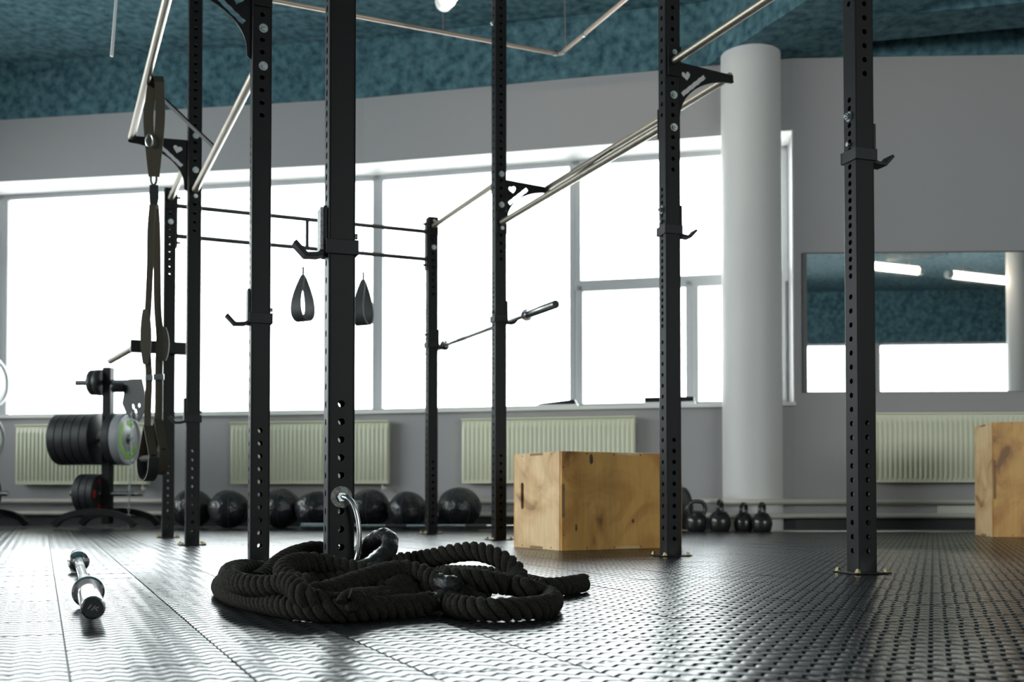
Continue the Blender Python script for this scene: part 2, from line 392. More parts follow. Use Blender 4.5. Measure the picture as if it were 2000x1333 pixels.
# ------------------------------------------------------------------ floor: slab and moulded tiles laid along the rig axes
mb = MB(); mb.prism([(-7.4, -4.7), (10.2, -4.7)] + [tuple(v) for v in WO[::-1]], -0.11, -0.010); floor = struct(mb.build('floor', M['subfloor'], smooth=0))
def rw(p, q): v = U * p + V * q; return Vector((v.x, v.y))
TS = 0.25
def tile_geo(fine):
    """quarter-metre tile: 6 x 6 cells of herringbone ribs, slightly domed, with narrow grooves between"""
    n, cell = 6, (TS - 0.004) / 6; half = cell / 2; o0 = -TS / 2 + 0.002; sub = 2 if fine else 1
    cols = [o0 + i * half / sub for i in range(2 * n * sub + 1)]
    prof = [(0.0, -0.0050), (0.05, -0.0050), (0.16, -0.0010), (0.32, -0.0004), (0.54, 0.0), (0.72, -0.0002), (0.85, -0.0007), (0.92, -0.0050)]
    if not fine: prof = [(0.0, -0.0050), (0.17, -0.0009), (0.56, 0.0), (0.84, -0.0005), (0.92, -0.0050)]
    rows = []
    for r in range(-1, n):
        for t, z in prof: rows.append((r + t, z))
    rows.append((n, -0.0050))
    vs_ = []; nc = len(cols)
    for rr, z in rows:
        for ci, x in enumerate(cols):
            k = ci % (2 * sub); tri = k / sub if k <= sub else 2 - k / sub
            y = o0 + (rr + 0.5 * tri) * cell
            zz = z - (0.00025 if ci % sub == 0 else 0.0)
            if y < o0: y = o0; zz = -0.001
            if y > -o0: y = -o0; zz = -0.001
            vs_.append((x, y, zz))
    fs_ = []
    for r in range(len(rows) - 1):
        for c in range(nc - 1):
            q = (r * nc + c, r * nc + c + 1, (r + 1) * nc + c + 1, (r + 1) * nc + c)
            ys_ = [vs_[k][1] for k in q]
            if max(ys_) - min(ys_) > 1e-5: fs_.append(q)
    k = len(vs_); e = -o0
    for x, y in ((-e, -e), (e, -e), (e, e), (-e, e)): vs_ += [(x, y, -0.001), (x, y, -0.009)]
    for i in range(4):
        j = (i + 1) % 4; fs_.append((k + 2 * i, k + 2 * i + 1, k + 2 * j + 1, k + 2 * j))
    return vs_, fs_
tv0, tf0 = tile_geo(True); tv, tf = tile_geo(False)
tme = bpy.data.meshes.new('floor_tile'); tme.from_pydata(tv0, [], tf0); tme.update(); tme.materials.append(M['rubber'])
tme.polygons.foreach_set('use_smooth', [True] * len(tme.polygons)); tme.set_sharp_from_angle(angle=R(22))
spots = []
for i in range(-26, 34):
    for j in range(4, 48):
        c = rw(0.04 + (i + 0.5) * TS, 0.05 + (j + 0.5) * TS)
        if c.y < 1.2: continue
        px = 1000 + F_PX * c.x / c.y
        lim = 140 + 0.25 * F_PX / c.y
        if px < -lim or px > 2000 + lim: continue
        # inside the room
        yw = None
        for k in range(5):
            if WP[k].x <= c.x <= WP[k + 1].x: t = (c.x - WP[k].x) / (WP[k + 1].x - WP[k].x); yw = WP[k].y + (WP[k + 1].y - WP[k].y) * t
        if yw is None or c.y > yw - 0.50: continue
        spots.append((c.length, c))
spots.sort(key=lambda q: q[0])
ZT = 0.0
rest = MB()
for k, (dist, c) in enumerate(spots):
    tx, ty = random.gauss(0, 0.0022), random.gauss(0, 0.0022)
    if k < 300:
        o = link('floor_tile', tme, floor); o.location = (c.x, c.y, ZT); o.rotation_euler = (tx, ty, PHI)
    else:
        Mx = Matrix.Translation((c.x, c.y, ZT)) @ Matrix.Rotation(PHI, 4, 'Z') @ Matrix.Rotation(ty, 4, 'Y') @ Matrix.Rotation(tx, 4, 'X')
        o_ = len(rest.v); rest.v += [Mx @ Vector(q) for q in tv]; rest.f += [tuple(a + o_ for a in q) for q in tf]
me = bpy.data.meshes.new('floor_tile_field'); me.from_pydata([tuple(q) for q in rest.v], [], rest.f); me.update(); me.materials.append(M['rubber'])
o = link('floor_tile_field', me, floor); o['kind'] = 'stuff'

# ------------------------------------------------------------------ steel rig (one bolted frame)
D = {'A': (662, 3.03, 19), 'B': (505.5, 4.225, 20.5), 'C': (375.5, 6.055, 22), 'D': (328, 7.19, 22),
     'H': (842.5, 7.93, 23), 'G': (974.5, 6.775, 21.5), 'F': (1309.5, 4.925, 18.5), 'E': (1682, 3.81, 18)}
POST = {k: (Vector((gx(px, d), d)), R(a)) for k, (px, d, a) in D.items()}
PW = 0.076
def post_mesh(h, name):
    mb_ = MB(); hw = PW / 2; rad = 0.006; fw = hw - rad; c = 0.0145; hr = 0.0098; th = 0.004
    side_z = [0.08 + 0.05 * k for k in range(19)] + [1.054 + 0.03 * k for k in range(22)] + [2.03 + 0.05 * k for k in range(60)]
    front_z = [0.08 + 0.05 * k for k in range(10)] + [1.77 + 0.05 * k for k in range(60)]
    for s in range(4):
        rot = Matrix.Rotation(s * math.pi / 2, 4, 'Z')
        zs = [z for z in (front_z if s % 2 == 0 else side_z) if z < h - 0.03]
        P = lambda x, z, y=-hw: rot @ Vector((x, y, z))
        zc = 0.0
        def quad(x0, x1, z0, z1): mb_.add([P(x0, z0), P(x1, z0), P(x1, z1), P(x0, z1)], [(0, 1, 2, 3)])
        for z in zs:
            if z - c > zc + 1e-6: quad(-fw, fw, zc, z - c)
            quad(-fw, -c, z - c, z + c); quad(c, fw, z - c, z + c)
            vs_ = []; n = 16
            for k in range(n):
                t = 2 * math.pi * (k + 0.0) / n + math.pi / 4; cx, cz = math.cos(t), math.sin(t); m_ = max(abs(cx), abs(cz))
                vs_.append(P(c * cx / m_, z + c * cz / m_))
            for k in range(n):
                t = 2 * math.pi * k / n + math.pi / 4; vs_.append(P(hr * math.cos(t), z + hr * math.sin(t)))
            for k in range(n):
                t = 2 * math.pi * k / n + math.pi / 4; vs_.append(P(hr * math.cos(t), z + hr * math.sin(t), -hw + th))
            fs_ = []
            for k in range(n):
                k2 = (k + 1) % n; fs_ += [(k, k2, n + k2, n + k), (n + k, n + k2, 2 * n + k2, 2 * n + k)]
            mb_.add(vs_, fs_); zc = z + c
        quad(-fw, fw, zc, h)
        # rounded corner
        pts = [(fw + rad * math.sin(t), -fw - rad * math.cos(t)) for t in (0, R(30), R(60), R(90))]
        for (x0, y0), (x1, y1) in zip(pts, pts[1:]):
            mb_.add([rot @ Vector((x0, y0, 0)), rot @ Vector((x1, y1, 0)), rot @ Vector((x1, y1, h)), rot @ Vector((x0, y0, h))], [(0, 1, 2, 3)])
    mb_.box((0, 0, h - 0.002), (PW - 0.004, PW - 0.004, 0.004))
    me_ = bpy.data.meshes.new(name); me_.from_pydata([tuple(q) for q in mb_.v], [], mb_.f)
    bm = bmesh.new(); bm.from_mesh(me_); bmesh.ops.remove_doubles(bm, verts=bm.verts, dist=1e-5); bm.to_mesh(me_); bm.free()
    me_.polygons.foreach_set('use_smooth', [True] * len(me_.polygons)); me_.set_sharp_from_angle(angle=R(31))
    me_.materials.append(M['steel_black']); return me_
c_rig = sum((POST[k][0] for k in POST), Vector((0, 0))) / 8
rig = thing('training_rig', (0, 0, 0), 'large black steel training rig of eight perforated uprights joined by pull-up bars', 'rig')
tall, short = post_mesh(3.62, 'upright_tall'), post_mesh(2.34, 'upright_short')
bp_mb = MB(); bp_mb.box((0, 0, 0.004), (0.145, 0.145, 0.006)); bp_me = bp_mb.mesh('base_plate', M['steel_black'], 0, 0.002)
ab_mb = MB()
ab_mb.lathe((0, 0, 0.008), (0, 0, 1), [(0, 0.013), (0.003, 0.013)], 14); ab_mb.lathe((0, 0, 0.011), (0, 0, 1), [(0, 0.0095), (0.008, 0.0095)], 6); ab_mb.lathe((0, 0, 0.019), (0, 0, 1), [(0, 0.0055), (0.003, 0.0055)], 8)
ab_me = ab_mb.mesh('anchor_bolt', M['brass'])
bt = MB(); bt.lathe((0, 0, 0), (0, -1, 0), [(0, 0.0175), (0.003, 0.0175)], 20); bt.lathe((0, -0.003, 0), (0, -1, 0), [(0, 0.0125), (0.010, 0.0125)], 6); bt.lathe((0, -0.013, 0), (0, -1, 0), [(0, 0.007), (0.007, 0.006)], 10)
bolt_me = bt.mesh('frame_bolt', M['zinc'])
UP = {}
for k, (c, a) in POST.items():
    o = link('upright', tall if k in 'BCFG' else short, rig, (c.x, c.y, 0), a); UP[k] = o
    link('base_plate', bp_me, o)
    for sx in (-1, 1):
        for sy in (-1, 1): link('anchor_bolt', ab_me, o, (sx * 0.058, sy * 0.058, -0.002))
    for z in ((2.31, 2.115, 1.965) if k in 'BCFG' else (2.31, 2.115)):
        link('frame_bolt', bolt_me, o, (0.004, -PW / 2 - 0.0005, z), 0)
    if k in 'EFHG':
        link('frame_bolt', bolt_me, o, (-PW / 2 - 0.0005, 0.0, {'E': 1.624, 'F': 1.59, 'G': 3.28, 'H': 1.47}[k]), -math.pi / 2)
def pol(k, p=0.0, q=0.0, z=0.0):      # point near an upright, p across the rig, q along it
    c = POST[k][0] + U * p + V * q; return Vector((c.x, c.y, z))
def bar(a, b, r, mt, name='pull_up_bar'):
    m_ = MB(); m_.cyl(a, b, r, 18); return m_.build(name, mt, rig)
def flanged(k1, k2, z, r, mt):
    a = pol(k1, 0, 0, z); b = pol(k2, 0, 0, z); d = (b - a).normalized()
    o_ = bar(a + d * 0.046, b - d * 0.046, r, mt)
    for e, s in ((a, 1), (b, -1)):
        m_ = MB(); m_.box(None, (0.008, 0.07, 0.14), m=Matrix.Translation(e + d * s * 0.045) @ Matrix.Rotation(math.atan2(d.y, d.x), 4, 'Z'))
        m_.build('bar_flange', M['steel_black'], o_, smooth=0, bevel=0.002)
    return o_
flanged('A', 'B', 2.27, 0.019, M['bar_steel']); flanged('E', 'F', 2.27, 0.019, M['bar_steel'])
flanged('C', 'D', 2.27, 0.019, M['bar_steel']); flanged('G', 'H', 2.27, 0.019, M['bar_steel'])
flanged('B', 'C', 2.00, 0.019, M['bar_steel']); flanged('G', 'F', 2.00, 0.019, M['bar_steel'])
# bracketed bars outside the middle bay
def gusset_outline(sgn):
    pts = [(0.0, 2.29), (0.312, 2.274), (0.318, 2.240)]
    for i in range(0, 13):
        t = R(90) * i / 12; pts.append((0.308 - 0.290 * math.sin(t), 2.235 - 0.205 * (1 - math.cos(t))))
    pts += [(0.018, 2.01), (0.0, 2.00)]
    return [(sgn * x, z) for x, z in pts]
def heart(cx, cz, s, a):
    out = []
    for k in range(22):
        t = 2 * math.pi * k / 22; x = 16 * math.sin(t) ** 3 / 16 * s; y = (13 * math.cos(t) - 5 * math.cos(2 * t) - 2 * math.cos(3 * t) - math.cos(4 * t)) / 16 * s
        out.append((cx + x * math.cos(a) - y * math.sin(a), cz + x * math.sin(a) + y * math.cos(a)))
    return out
def slot(cx, cz, l, h, a):
    out = []; n = 9
    for k in range(n + 1): out.append((-l / 2 + l * k / n, -h / 2 + (0.0025 if k % 2 else 0)))
    for k in range(n + 1): out.append((l / 2 - l * k / n, h / 2 - (0.0025 if k % 2 else 0)))
    return [(cx + x * math.cos(a) - y * math.sin(a), cz + x * math.sin(a) + y * math.cos(a)) for x, y in out]
for k, sgn in (('B', -1), ('C', -1), ('F', 1), ('G', 1)):
    holes = [heart(sgn * 0.054, 2.232, 0.025, R(12) * sgn), slot(sgn * 0.094, 2.192, 0.165, 0.023, R(40) * sgn)]
    me_ = plate_mesh('bar_bracket', gusset_outline(sgn), holes, 0.007, M['steel_black'])
    o = link('bar_bracket', me_, rig); o.location = (*(POST[k][0] + U * sgn * PW / 2), 0); o.rotation_euler = (0, 0, PHI)
OFF = PW / 2 + 0.30
for k1, k2, s in (('B', 'C', -1), ('F', 'G', 1)):
    a = pol(k1, s * OFF, 0, 2.268); b = pol(k2, s * OFF, 0, 2.268); ob = bar(a, b, 0.019, M['bar_steel'])
    a2 = pol(k1, 0, 0, 2.0); b2 = pol(k2, 0, 0, 2.0)
    for t, name in ((0.57, 'brace'),):
        p = a.lerp(b, t); q = a2.lerp(b2, t + (0.02 if s < 0 else 0.05))
        m_ = MB(); m_.ribbon([p + (p - q).normalized() * 0.015, q - (p - q).normalized() * 0.01], V.to_3d(), 0.05, 0.008); m_.build('bar_brace', M['steel_black'], rig, smooth=0, bevel=0.002)
# double crossbar at the window end
for z in (2.235, 2.03):
    a = pol('D', 0.047, 0, z); b = pol('H', -0.047, 0, z); bar(a, b, 0.0155, M['dark_bar'], 'cross_bar')
a = pol('D', 0, 0, 2.235).lerp(pol('H', 0, 0, 2.235), 0.5); bar(a, Vector((a.x, a.y, 2.03)), 0.0145, M['dark_bar'], 'cross_bar_rung')
for k, s in (('D', 1), ('H', -1)):
    m_ = MB(); c = pol(k, s * 0.044, 0, 2.13); m_.box(c, (0.008, 0.06, 0.36), PHI); m_.build('cross_bar_plate', M['steel_black'], rig, smooth=0, bevel=0.002)
    for z in (2.29, 1.985):
        m_ = MB(); m_.cyl(pol(k, s * 0.048, 0, z), pol(k, s * 0.070, 0, z), 0.009, 8); m_.build('cross_bar_bolt', M['steel_black'], rig)
# rope anchor on the nearest upright
rz = POST['A'][1]; MA = Matrix.Translation((*POST['A'][0], 0)) @ Matrix.Rotation(rz, 4, 'Z')
AZ = 0.270
m_ = MB(); m_.lathe(MA @ Vector((0.0, -PW / 2, AZ)), MA.to_3x3() @ Vector((0, -1, 0)), [(0, 0.030), (0.003, 0.030)], 36)
anc = m_.build('rope_anchor_washer', M['washer'], rig)
m_ = MB(); m_.lathe(MA @ Vector((0, -PW / 2 - 0.003, AZ)), MA.to_3x3() @ Vector((0, -1, 0)), [(0, 0.0135), (0.011, 0.0135)], 6); m_.build('anchor_nut', M['zinc'], anc)
ringp = [MA @ Vector(q) for q in ((0.0, -0.045, AZ), (0.008, -0.062, AZ - 0.001), (0.022, -0.075, AZ - 0.012), (0.034, -0.083, AZ - 0.045), (0.040, -0.087, AZ - 0.085), (0.041, -0.088, AZ - 0.125), (0.036, -0.087, AZ - 0.165), (0.022, -0.084, AZ - 0.195), (0.0, -0.080, AZ - 0.205), (-0.018, -0.076, AZ - 0.19))]
m_ = MB(); m_.tube(cat_rom(ringp, 0.006), 0.0068, 14); m_.build('anchor_ring', M['chrome'], rig)

# ------------------------------------------------------------------ J hooks clipped on the uprights
def j_hook(k, z, s, label, arm=0.085, liner=False):
    c, a = POST[k]
    t = thing('j_hook', (c.x, c.y, z), label, 'rack hook', 'hooks clipped on the rig uprights', a)
    m_ = MB(); h2 = PW / 2
    for sx, sy, w_, d_ in ((0, -1, PW + 0.016, 0.006), (0, 1, PW + 0.016, 0.006), (-s, 0, 0.006, PW + 0.012)):
        m_.box((sx * (h2 + 0.0035), sy * (h2 + 0.0035), -0.005), (w_, d_, 0.042))
    m_.build('collar', M['hook'], t, smooth=0, bevel=0.002)
    m_ = MB(); m_.box((s * (h2 + 0.007), 0, 0.043), (0.010, 0.062, 0.135)); m_.build('back_plate', M['hook'], t, smooth=0, bevel=0.002)
    if liner:
        m_ = MB(); m_.box((s * (h2 + 0.017), 0, 0.046), (0.009, 0.058, 0.12)); m_.build('liner', M['liner'], t, smooth=0, bevel=0.002)
    m_ = MB(); x0 = s * (h2 + 0.006)
    m_.ribbon([(x0, 0, -0.020), (x0 + s * 0.020, 0, -0.026), (x0 + s * arm * 0.62, 0, -0.028), (x0 + s * arm, 0, 0.006)], (0, 1, 0), 0.055, 0.012)
    m_.build('hook_arm', M['hook'], t, smooth=0, bevel=0.002)
    m_ = MB(); m_.cyl((-s * (h2 + 0.001), 0, 0.036), (-s * (h2 + 0.012), 0, 0.036), 0.008, 10); m_.build('lock_pin', M['zinc'], t)
    return t
j_hook('A', 0.975, -1, 'black rack hook with pale worn liner on the nearest upright above the rope', liner=True)
j_hook('B', 0.975, -1, 'black rack hook pointing left on the second upright behind the rope')
j_hook('C', 0.715, -1, 'lowest black rack hook on the upright beside the hanging strap trainer')
j_hook('E', 1.488, 1, 'black rack hook on the far right upright in front of the mirror wall')
j_hook('F', 1.500, 1, 'black rack hook on the upright that stands in front of the wooden box')
j_hook('G', 1.400, 1, 'black rack hook carrying the near end of the racked barbell')
j_hook('H', 1.400, 1, 'black rack hook carrying the far end of the racked barbell')

# ------------------------------------------------------------------ barbells
def barbell(p_end, direction, label, inner=1.31, sleeve=0.43, cat='barbell'):
    d = Vector(direction).normalized(); p = Vector(p_end); g = thing('barbell', p, label, cat, 'barbells')
    m_ = MB(); m_.cyl(d * (sleeve - 0.01), d * (sleeve + inner + 0.01), 0.0142, 16); sh = m_.build('shaft', M['chrome'], g)
    for k0 in (sleeve + 0.25, sleeve + inner - 0.42):
        m_ = MB(); m_.cyl(d * k0, d * (k0 + 0.17), 0.0148, 16); m_.build('knurled_grip', M['dark_bar'], sh)
    for s0, dd in ((0.0, d), (2 * sleeve + inner, -d)):
        o_ = d * s0
        m_ = MB(); m_.lathe(o_, dd, [(0.0, 0.0205), (0.002, 0.0245), (0.004, 0.025), (sleeve - 0.02, 0.025)], 28, cap=False); sl = m_.build('sleeve', M['chrome'], g)
        m_ = MB(); m_.lathe(o_ + dd * 0.0025, dd, [(0, 0.0225), (0.004, 0.0225)], 24)
        m_.build('end_cap', M['bumper'], sl)
        m_ = MB(); m_.lathe(o_ + dd * (sleeve - 0.028), dd, [(0, 0.033), (0.004, 0.038), (0.016, 0.038), (0.022, 0.034), (0.028, 0.020), (0.050, 0.0175)], 32); m_.build('flange', M['chrome'], g)
    return g
q3 = Vector((V.x, V.y, 0))
e0 = atz(182, 1186, 0.040); e1 = atz(153, 1095, 0.040); dd = e1 - e0; dd.z = 0
bb = barbell((e0.x, e0.y, 0.038), dd, 'chrome barbell lying on the floor at the left foreground')
# small maker mark on the near end cap
m_ = MB(); dn = dd.normalized(); side = Vector((dn.y, -dn.x, 0))
for u, z, l, a in ((-0.007, 0.002, 0.011, 0.9), (0.0005, -0.001, 0.012, 0.9), (0.006, -0.004, 0.008, 2.3), (0.008, 0.0, 0.006, 0.2)):
    c = side * u + Vector((0, 0, z)) - dn * 0.0003 + dn * 0.0025; t_ = side * math.cos(a) + Vector((0, 0, math.sin(a)))
    m_.ribbon([c - t_ * l / 2, c + t_ * l / 2], t_.cross(dn), 0.0025, 0.0006)
m_.build('end_cap_mark', M['plate_grey'], bb)
pr = POST['G'][0] + U * 0.105; pr2 = POST['H'][0] + U * 0.105; dr = (pr2 - pr).normalized(); st = pr - dr * 0.60
barbell((st.x, st.y, 1.4), (dr.x, dr.y, 0), 'chrome barbell racked on two hooks in front of the window', inner=1.42)
wd = Vector((1, -0.02, 0)).normalized()
barbell((gx(588, 8.62), 8.62, 0.038), wd, 'chrome barbell on the floor in front of the medicine balls')

# ------------------------------------------------------------------ battle rope
def C(cx, cy, d=None, z=None):
    px, py = 400 + cx / 2.5, 880 + cy / 2.5
    return at(px, py, d) if d else atz(px, py, z)
g = 0.024
CH = [
 # tail on the right, strand under the right loops
 [C(1848, 652, z=g), C(1760, 668, z=g), C(1660, 672, z=g), C(1560, 650, z=g), C(1480, 622, z=.03), C(1360, 606, z=.035), C(1230, 602, z=.03), C(1120, 600, z=g), C(1000, 606, z=g), C(880, 600, z=.03)],
 # big loop to the right
 [C(760, 585, d=2.9), C(890, 552, d=3.0), C(1010, 540, d=2.98), C(1110, 525, d=2.93), C(1220, 503, d=2.9), C(1320, 494, d=2.87), C(1420, 520, d=2.83), C(1500, 570, d=2.80), C(1530, 620, d=2.77), C(1500, 655, d=2.68), C(1420, 650, d=2.62), C(1300, 625, d=2.62), C(1180, 620, d=2.65)],
 # right front loop
 [C(1180, 612, d=2.72), C(1330, 625, d=2.70), C(1470, 650, d=2.66), C(1580, 680, d=2.60), C(1670, 715, z=g), C(1695, 748, z=g), C(1640, 772, z=g), C(1520, 782, z=g), C(1390, 784, z=g), C(1270, 774, z=g), C(1200, 752, z=.026), C(1215, 722, z=.03), C(1290, 700, z=.035), C(1350, 690, z=.04), C(1330, 662, z=.045), C(1240, 660, z=.045), C(1140, 680, z=.04), C(1000, 700, z=.04), C(860, 720, z=.04), C(700, 735, z=.05)],
 # front ring
 [C(1110, 742, z=.03), C(1020, 758, z=.026), C(900, 772, z=g), C(760, 784, z=g), C(600, 788, z=g), C(440, 776, z=g), C(280, 748, z=g), C(150, 716, z=g), C(85, 682, z=g), C(90, 650, z=g), C(150, 630, z=g), C(260, 612, z=g), C(420, 604, z=g), C(600, 606, z=g), C(780, 620, z=g), C(900, 650, z=g), C(900, 690, z=.03), C(780, 715, z=.035), C(600, 725, z=.035)],
 # second layer on the left
 [C(420, 600, d=2.95), C(300, 588, d=3.02), C(200, 578, d=2.98), C(130, 592, d=2.85), C(118, 626, d=2.68), C(170, 650, d=2.55), C(250, 664, d=2.48), C(330, 666, d=2.44), C(395, 652, d=2.41), C(440, 672, d=2.37), C(480, 710, d=2.33), C(540, 738, d=2.32), C(640, 752, d=2.34), C(780, 748, d=2.38), C(900, 740, d=2.42)],
 # high loop behind the post, running into the taped eye
 [C(250, 640, d=2.85), C(310, 600, d=2.95), C(370, 545, d=3.05), C(440, 508, d=3.15), C(530, 487, d=3.20), C(620, 500, d=3.24), C(690, 520, d=3.24)],
 # loop in front of the post
 [C(520, 660, d=2.52), C(420, 640, d=2.55), C(385, 600, d=2.60), C(400, 568, d=2.66), C(470, 548, d=2.72), C(560, 550, d=2.74), C(660, 572, d=2.74), C(760, 592, d=2.72), C(850, 615, d=2.7), C(930, 650, d=2.66)],
 # diagonal front strand
 [C(520, 702, d=2.42), C(600, 690, d=2.44), C(690, 662, d=2.48), C(790, 628, d=2.54), C(890, 598, d=2.60), C(980, 588, d=2.62), C(1060, 606, d=2.60), C(1120, 640, d=2.56), C(1160, 660, d=2.54)],
 # inner fills
 [C(560, 660, z=.05), C(680, 640, z=.06), C(800, 660, z=.05), C(880, 690, z=.05), C(945, 664, d=2.55), C(1000, 655, d=2.62), C(1060, 668, d=2.62), C(1100, 690, d=2.56), C(1000, 715, z=.03)],
 [C(300, 640, z=g), C(420, 665, z=g), C(560, 690, z=g), C(720, 690, z=g), C(860, 660, z=g), C(820, 630, z=g), C(640, 635, z=.04), C(480, 625, z=.05), C(360, 620, z=.05)],
]
TAPE = [
 [C(690, 520, d=3.22), C(745, 505, d=3.14), C(800, 462, d=3.06), C(850, 426, d=3.0), C(890, 424, d=2.97), C(906, 455, d=2.94), C(892, 495, d=2.91), C(860, 530, d=2.88), C(820, 560, d=2.85), C(760, 585, d=2.84)],
 [C(1290, 694, z=.036), C(1240, 706, z=.036), C(1180, 722, z=.034), C(1105, 744, z=.031)],
 [C(1130, 646, d=2.555), C(1180, 658, d=2.53), C(1228, 664, d=2.51)],
]
RO = Vector((-0.35, 2.75, 0))
rope = thing('battle_rope', RO, 'thick black battle rope coiled in loops around the nearest upright', 'rope')
def twist(chain, lay=0.074, r_off=0.0158, r_s=0.0118, step=0.0045, ns=8):
    pts = cat_rom(chain, 0.006)
    P = [pts[0]]; acc = 0
    for a, b in zip(pts, pts[1:]):
        acc += (b - a).length
        if acc >= step: P.append(b); acc = 0
    for q in P: q.z = max(q.z, 0.0265)
    fr = []; u = None; s = 0
    for i, p in enumerate(P):
        t = (P[min(i + 1, len(P) - 1)] - P[max(i - 1, 0)]).normalized()
        if u is None: u = t.cross(Vector((0, 0, 1))).normalized()
        u = (u - t * u.dot(t)).normalized(); fr.append((p, t, u.copy(), t.cross(u), s))
        if i + 1 < len(P): s += (P[i + 1] - p).length
    ph0 = random.random() * 6
    for k in range(3):
        path = []
        for p, t, u_, v_, s_ in fr:
            an = ph0 + 2 * math.pi * (k / 3 + s_ / lay); path.append(p + r_off * (math.cos(an) * u_ + math.sin(an) * v_))
        yield path, r_s, ns
m_ = MB()
for ch in CH:
    for path, r_s, ns in twist(ch): m_.tube(path, r_s, ns)
m_.v = [q - RO for q in m_.v]; m_.build('rope_strands', M['rope'], rope, smooth=80)
m_ = MB()
for ch in TAPE:
    pts = cat_rom(ch, 0.012)
    for q in pts: q.z = max(q.z, 0.025)
    m_.tube(pts, 0.0245, 14, radii=[0.0225 + 0.002 * math.sin(i * 2.1) + 0.001 * random.random() for i in range(len(pts))])
m_.v = [q - RO for q in m_.v]; m_.build('taped_sleeve', M['tape'], rope, smooth=80)

# ------------------------------------------------------------------ plywood jump boxes
def ply_box(corner, ang, sx, sy, h, label, mats, handle=True):
    """corner = nearest floor corner; sx along the right face, sy along the left face (going back)"""
    t = thing('plyo_box', (corner.x, corner.y, 0.001), label, 'box', 'plywood jump boxes', ang); th = 0.018
    def panel(name, c, size, mt, par=t): m2 = MB(); m2.box(c, size); return m2.build(name, mt, par, smooth=0, bevel=0.0015)
    fr_ = panel('side_panel', (sx / 2, th / 2, h / 2), (sx - 0.002, th, h), mats[1])
    panel('side_panel', (sx / 2, sy - th / 2, h / 2), (sx - 0.002, th, h), mats[1])
    # left panel with its hand slot cut through
    def slot_loop(): return [(sy * 0.80 + dx, h * 0.55 + dz) for dx, dz in ((-0.016, -0.062), (-0.008, -0.07), (0.008, -0.07), (0.016, -0.062), (0.016, 0.062), (0.008, 0.07), (-0.008, 0.07), (-0.016, 0.062))]
    rect = [(th, 0), (sy - th, 0), (sy - th, h), (th, h)]
    me_ = plate_mesh('end_panel', rect, [slot_loop()] if handle else [], th, mats[0]); o = link('end_panel', me_, t); o.location = (th / 2 - 0.002, 0, 0); o.rotation_euler = (0, 0, R(90))
    o = link('end_panel', me_, t); o.location = (sx - th / 2 + 0.002, 0, 0); o.rotation_euler = (0, 0, R(90))
    panel('top_panel', (sx / 2, sy / 2, h - th / 2 + 0.001), (sx - 2 * th, sy - 2 * th, th), mats[0])
    panel('bottom_panel', (sx / 2, sy / 2, th / 2), (sx - 2 * th, sy - 2 * th, th), mats[0])
    # finger joints: edge ends showing on the faces
    e = 0.0008
    for zc in (h * 0.5,): 
        panel('finger_joint', (0.009, -e, zc), (0.018, 0.002, h * 0.34), M['ply_edge'])
        panel('finger_joint', (sx - 0.009, -e, zc), (0.018, 0.002, h * 0.34), M['ply_edge'])
    for z in (0.008, h - 0.008):
        panel('finger_joint', (sx * 0.53, -e, z), (sx * 0.20, 0.002, 0.014), mats[0]); panel('finger_joint', (-0.0025, sy * 0.5, z), (0.002, sy * 0.26, 0.012), M['ply_edge'])
    sm = MB(); sm.lathe((0, 0, 0), (0, -1, 0), [(0, 0.004), (0.0012, 0.004)], 8); sme = sm.mesh('screw', M['screw'])
    for x, z in ((0.012, 0.16 * h), (0.012, 0.84 * h), (0.012, 0.62 * h), (0.012, 0.36 * h), (sx * 0.2, 0.012), (sx * 0.2, h - 0.012), (sx * 0.42, h - 0.012), (sx * 0.64, h - 0.012), (sx * 0.42, 0.012), (sx * 0.64, 0.012), (sx - 0.012, 0.16 * h), (sx - 0.012, 0.36 * h), (sx - 0.012, 0.66 * h), (sx - 0.012, 0.84 * h)):
        link('screw', sme, t, (x, -0.001, z))
    for y, z in ((0.2 * sy, 0.012), (0.8 * sy, 0.012), (0.2 * sy, h - 0.012), (0.8 * sy, h - 0.012), (0.4 * sy, h - 0.012)):
        o = link('screw', sme, t, (-0.002, y, z)); o.rotation_euler = (0, 0, R(-90))
    # dark knots in the veneer
    return t
bc = atz(1097, 1077, 0.0)
pb = ply_box(bc, R(28), 0.745, 0.51, 0.50, 'pale plywood jump box with a hand slot standing in the middle of the rig', (M['ply_lit'], M['ply_shaded']))
M['knot'] = mat('dark_wood_knot', (0.055, 0.028, 0.012), 0.5, noise=(30, (0.16, 0.08, 0.03), 0.3))
def knot(par, x, z, rx, rz_):
    m2 = MB(); n = 12; m2.v = [Vector((x + rx * math.cos(2 * math.pi * k / n) * (1 + 0.25 * math.sin(3 * k)), -0.0009, z + rz_ * math.sin(2 * math.pi * k / n))) for k in range(n)]
    m2.v += [v + Vector((0, 0.0015, 0)) for v in m2.v]; m2.f = [tuple(range(n)), tuple(range(2 * n - 1, n - 1, -1))] + [(k, (k + 1) % n, n + (k + 1) % n, n + k) for k in range(n)]
    m2.build('wood_knot', M['knot'], par, smooth=0)
knot(pb, 0.175, 0.462, 0.011, 0.028); knot(pb, 0.085, 0.115, 0.006, 0.02); knot(pb, 0.43, 0.145, 0.008, 0.011)
bc2 = atz(1941, 1050, 0.0)
ply_box(bc2, R(-10), 0.60, 0.50, 0.775, 'plywood jump box standing on end at the right edge by the radiator', (M['ply_lit'], M['ply_shaded']), handle=False)

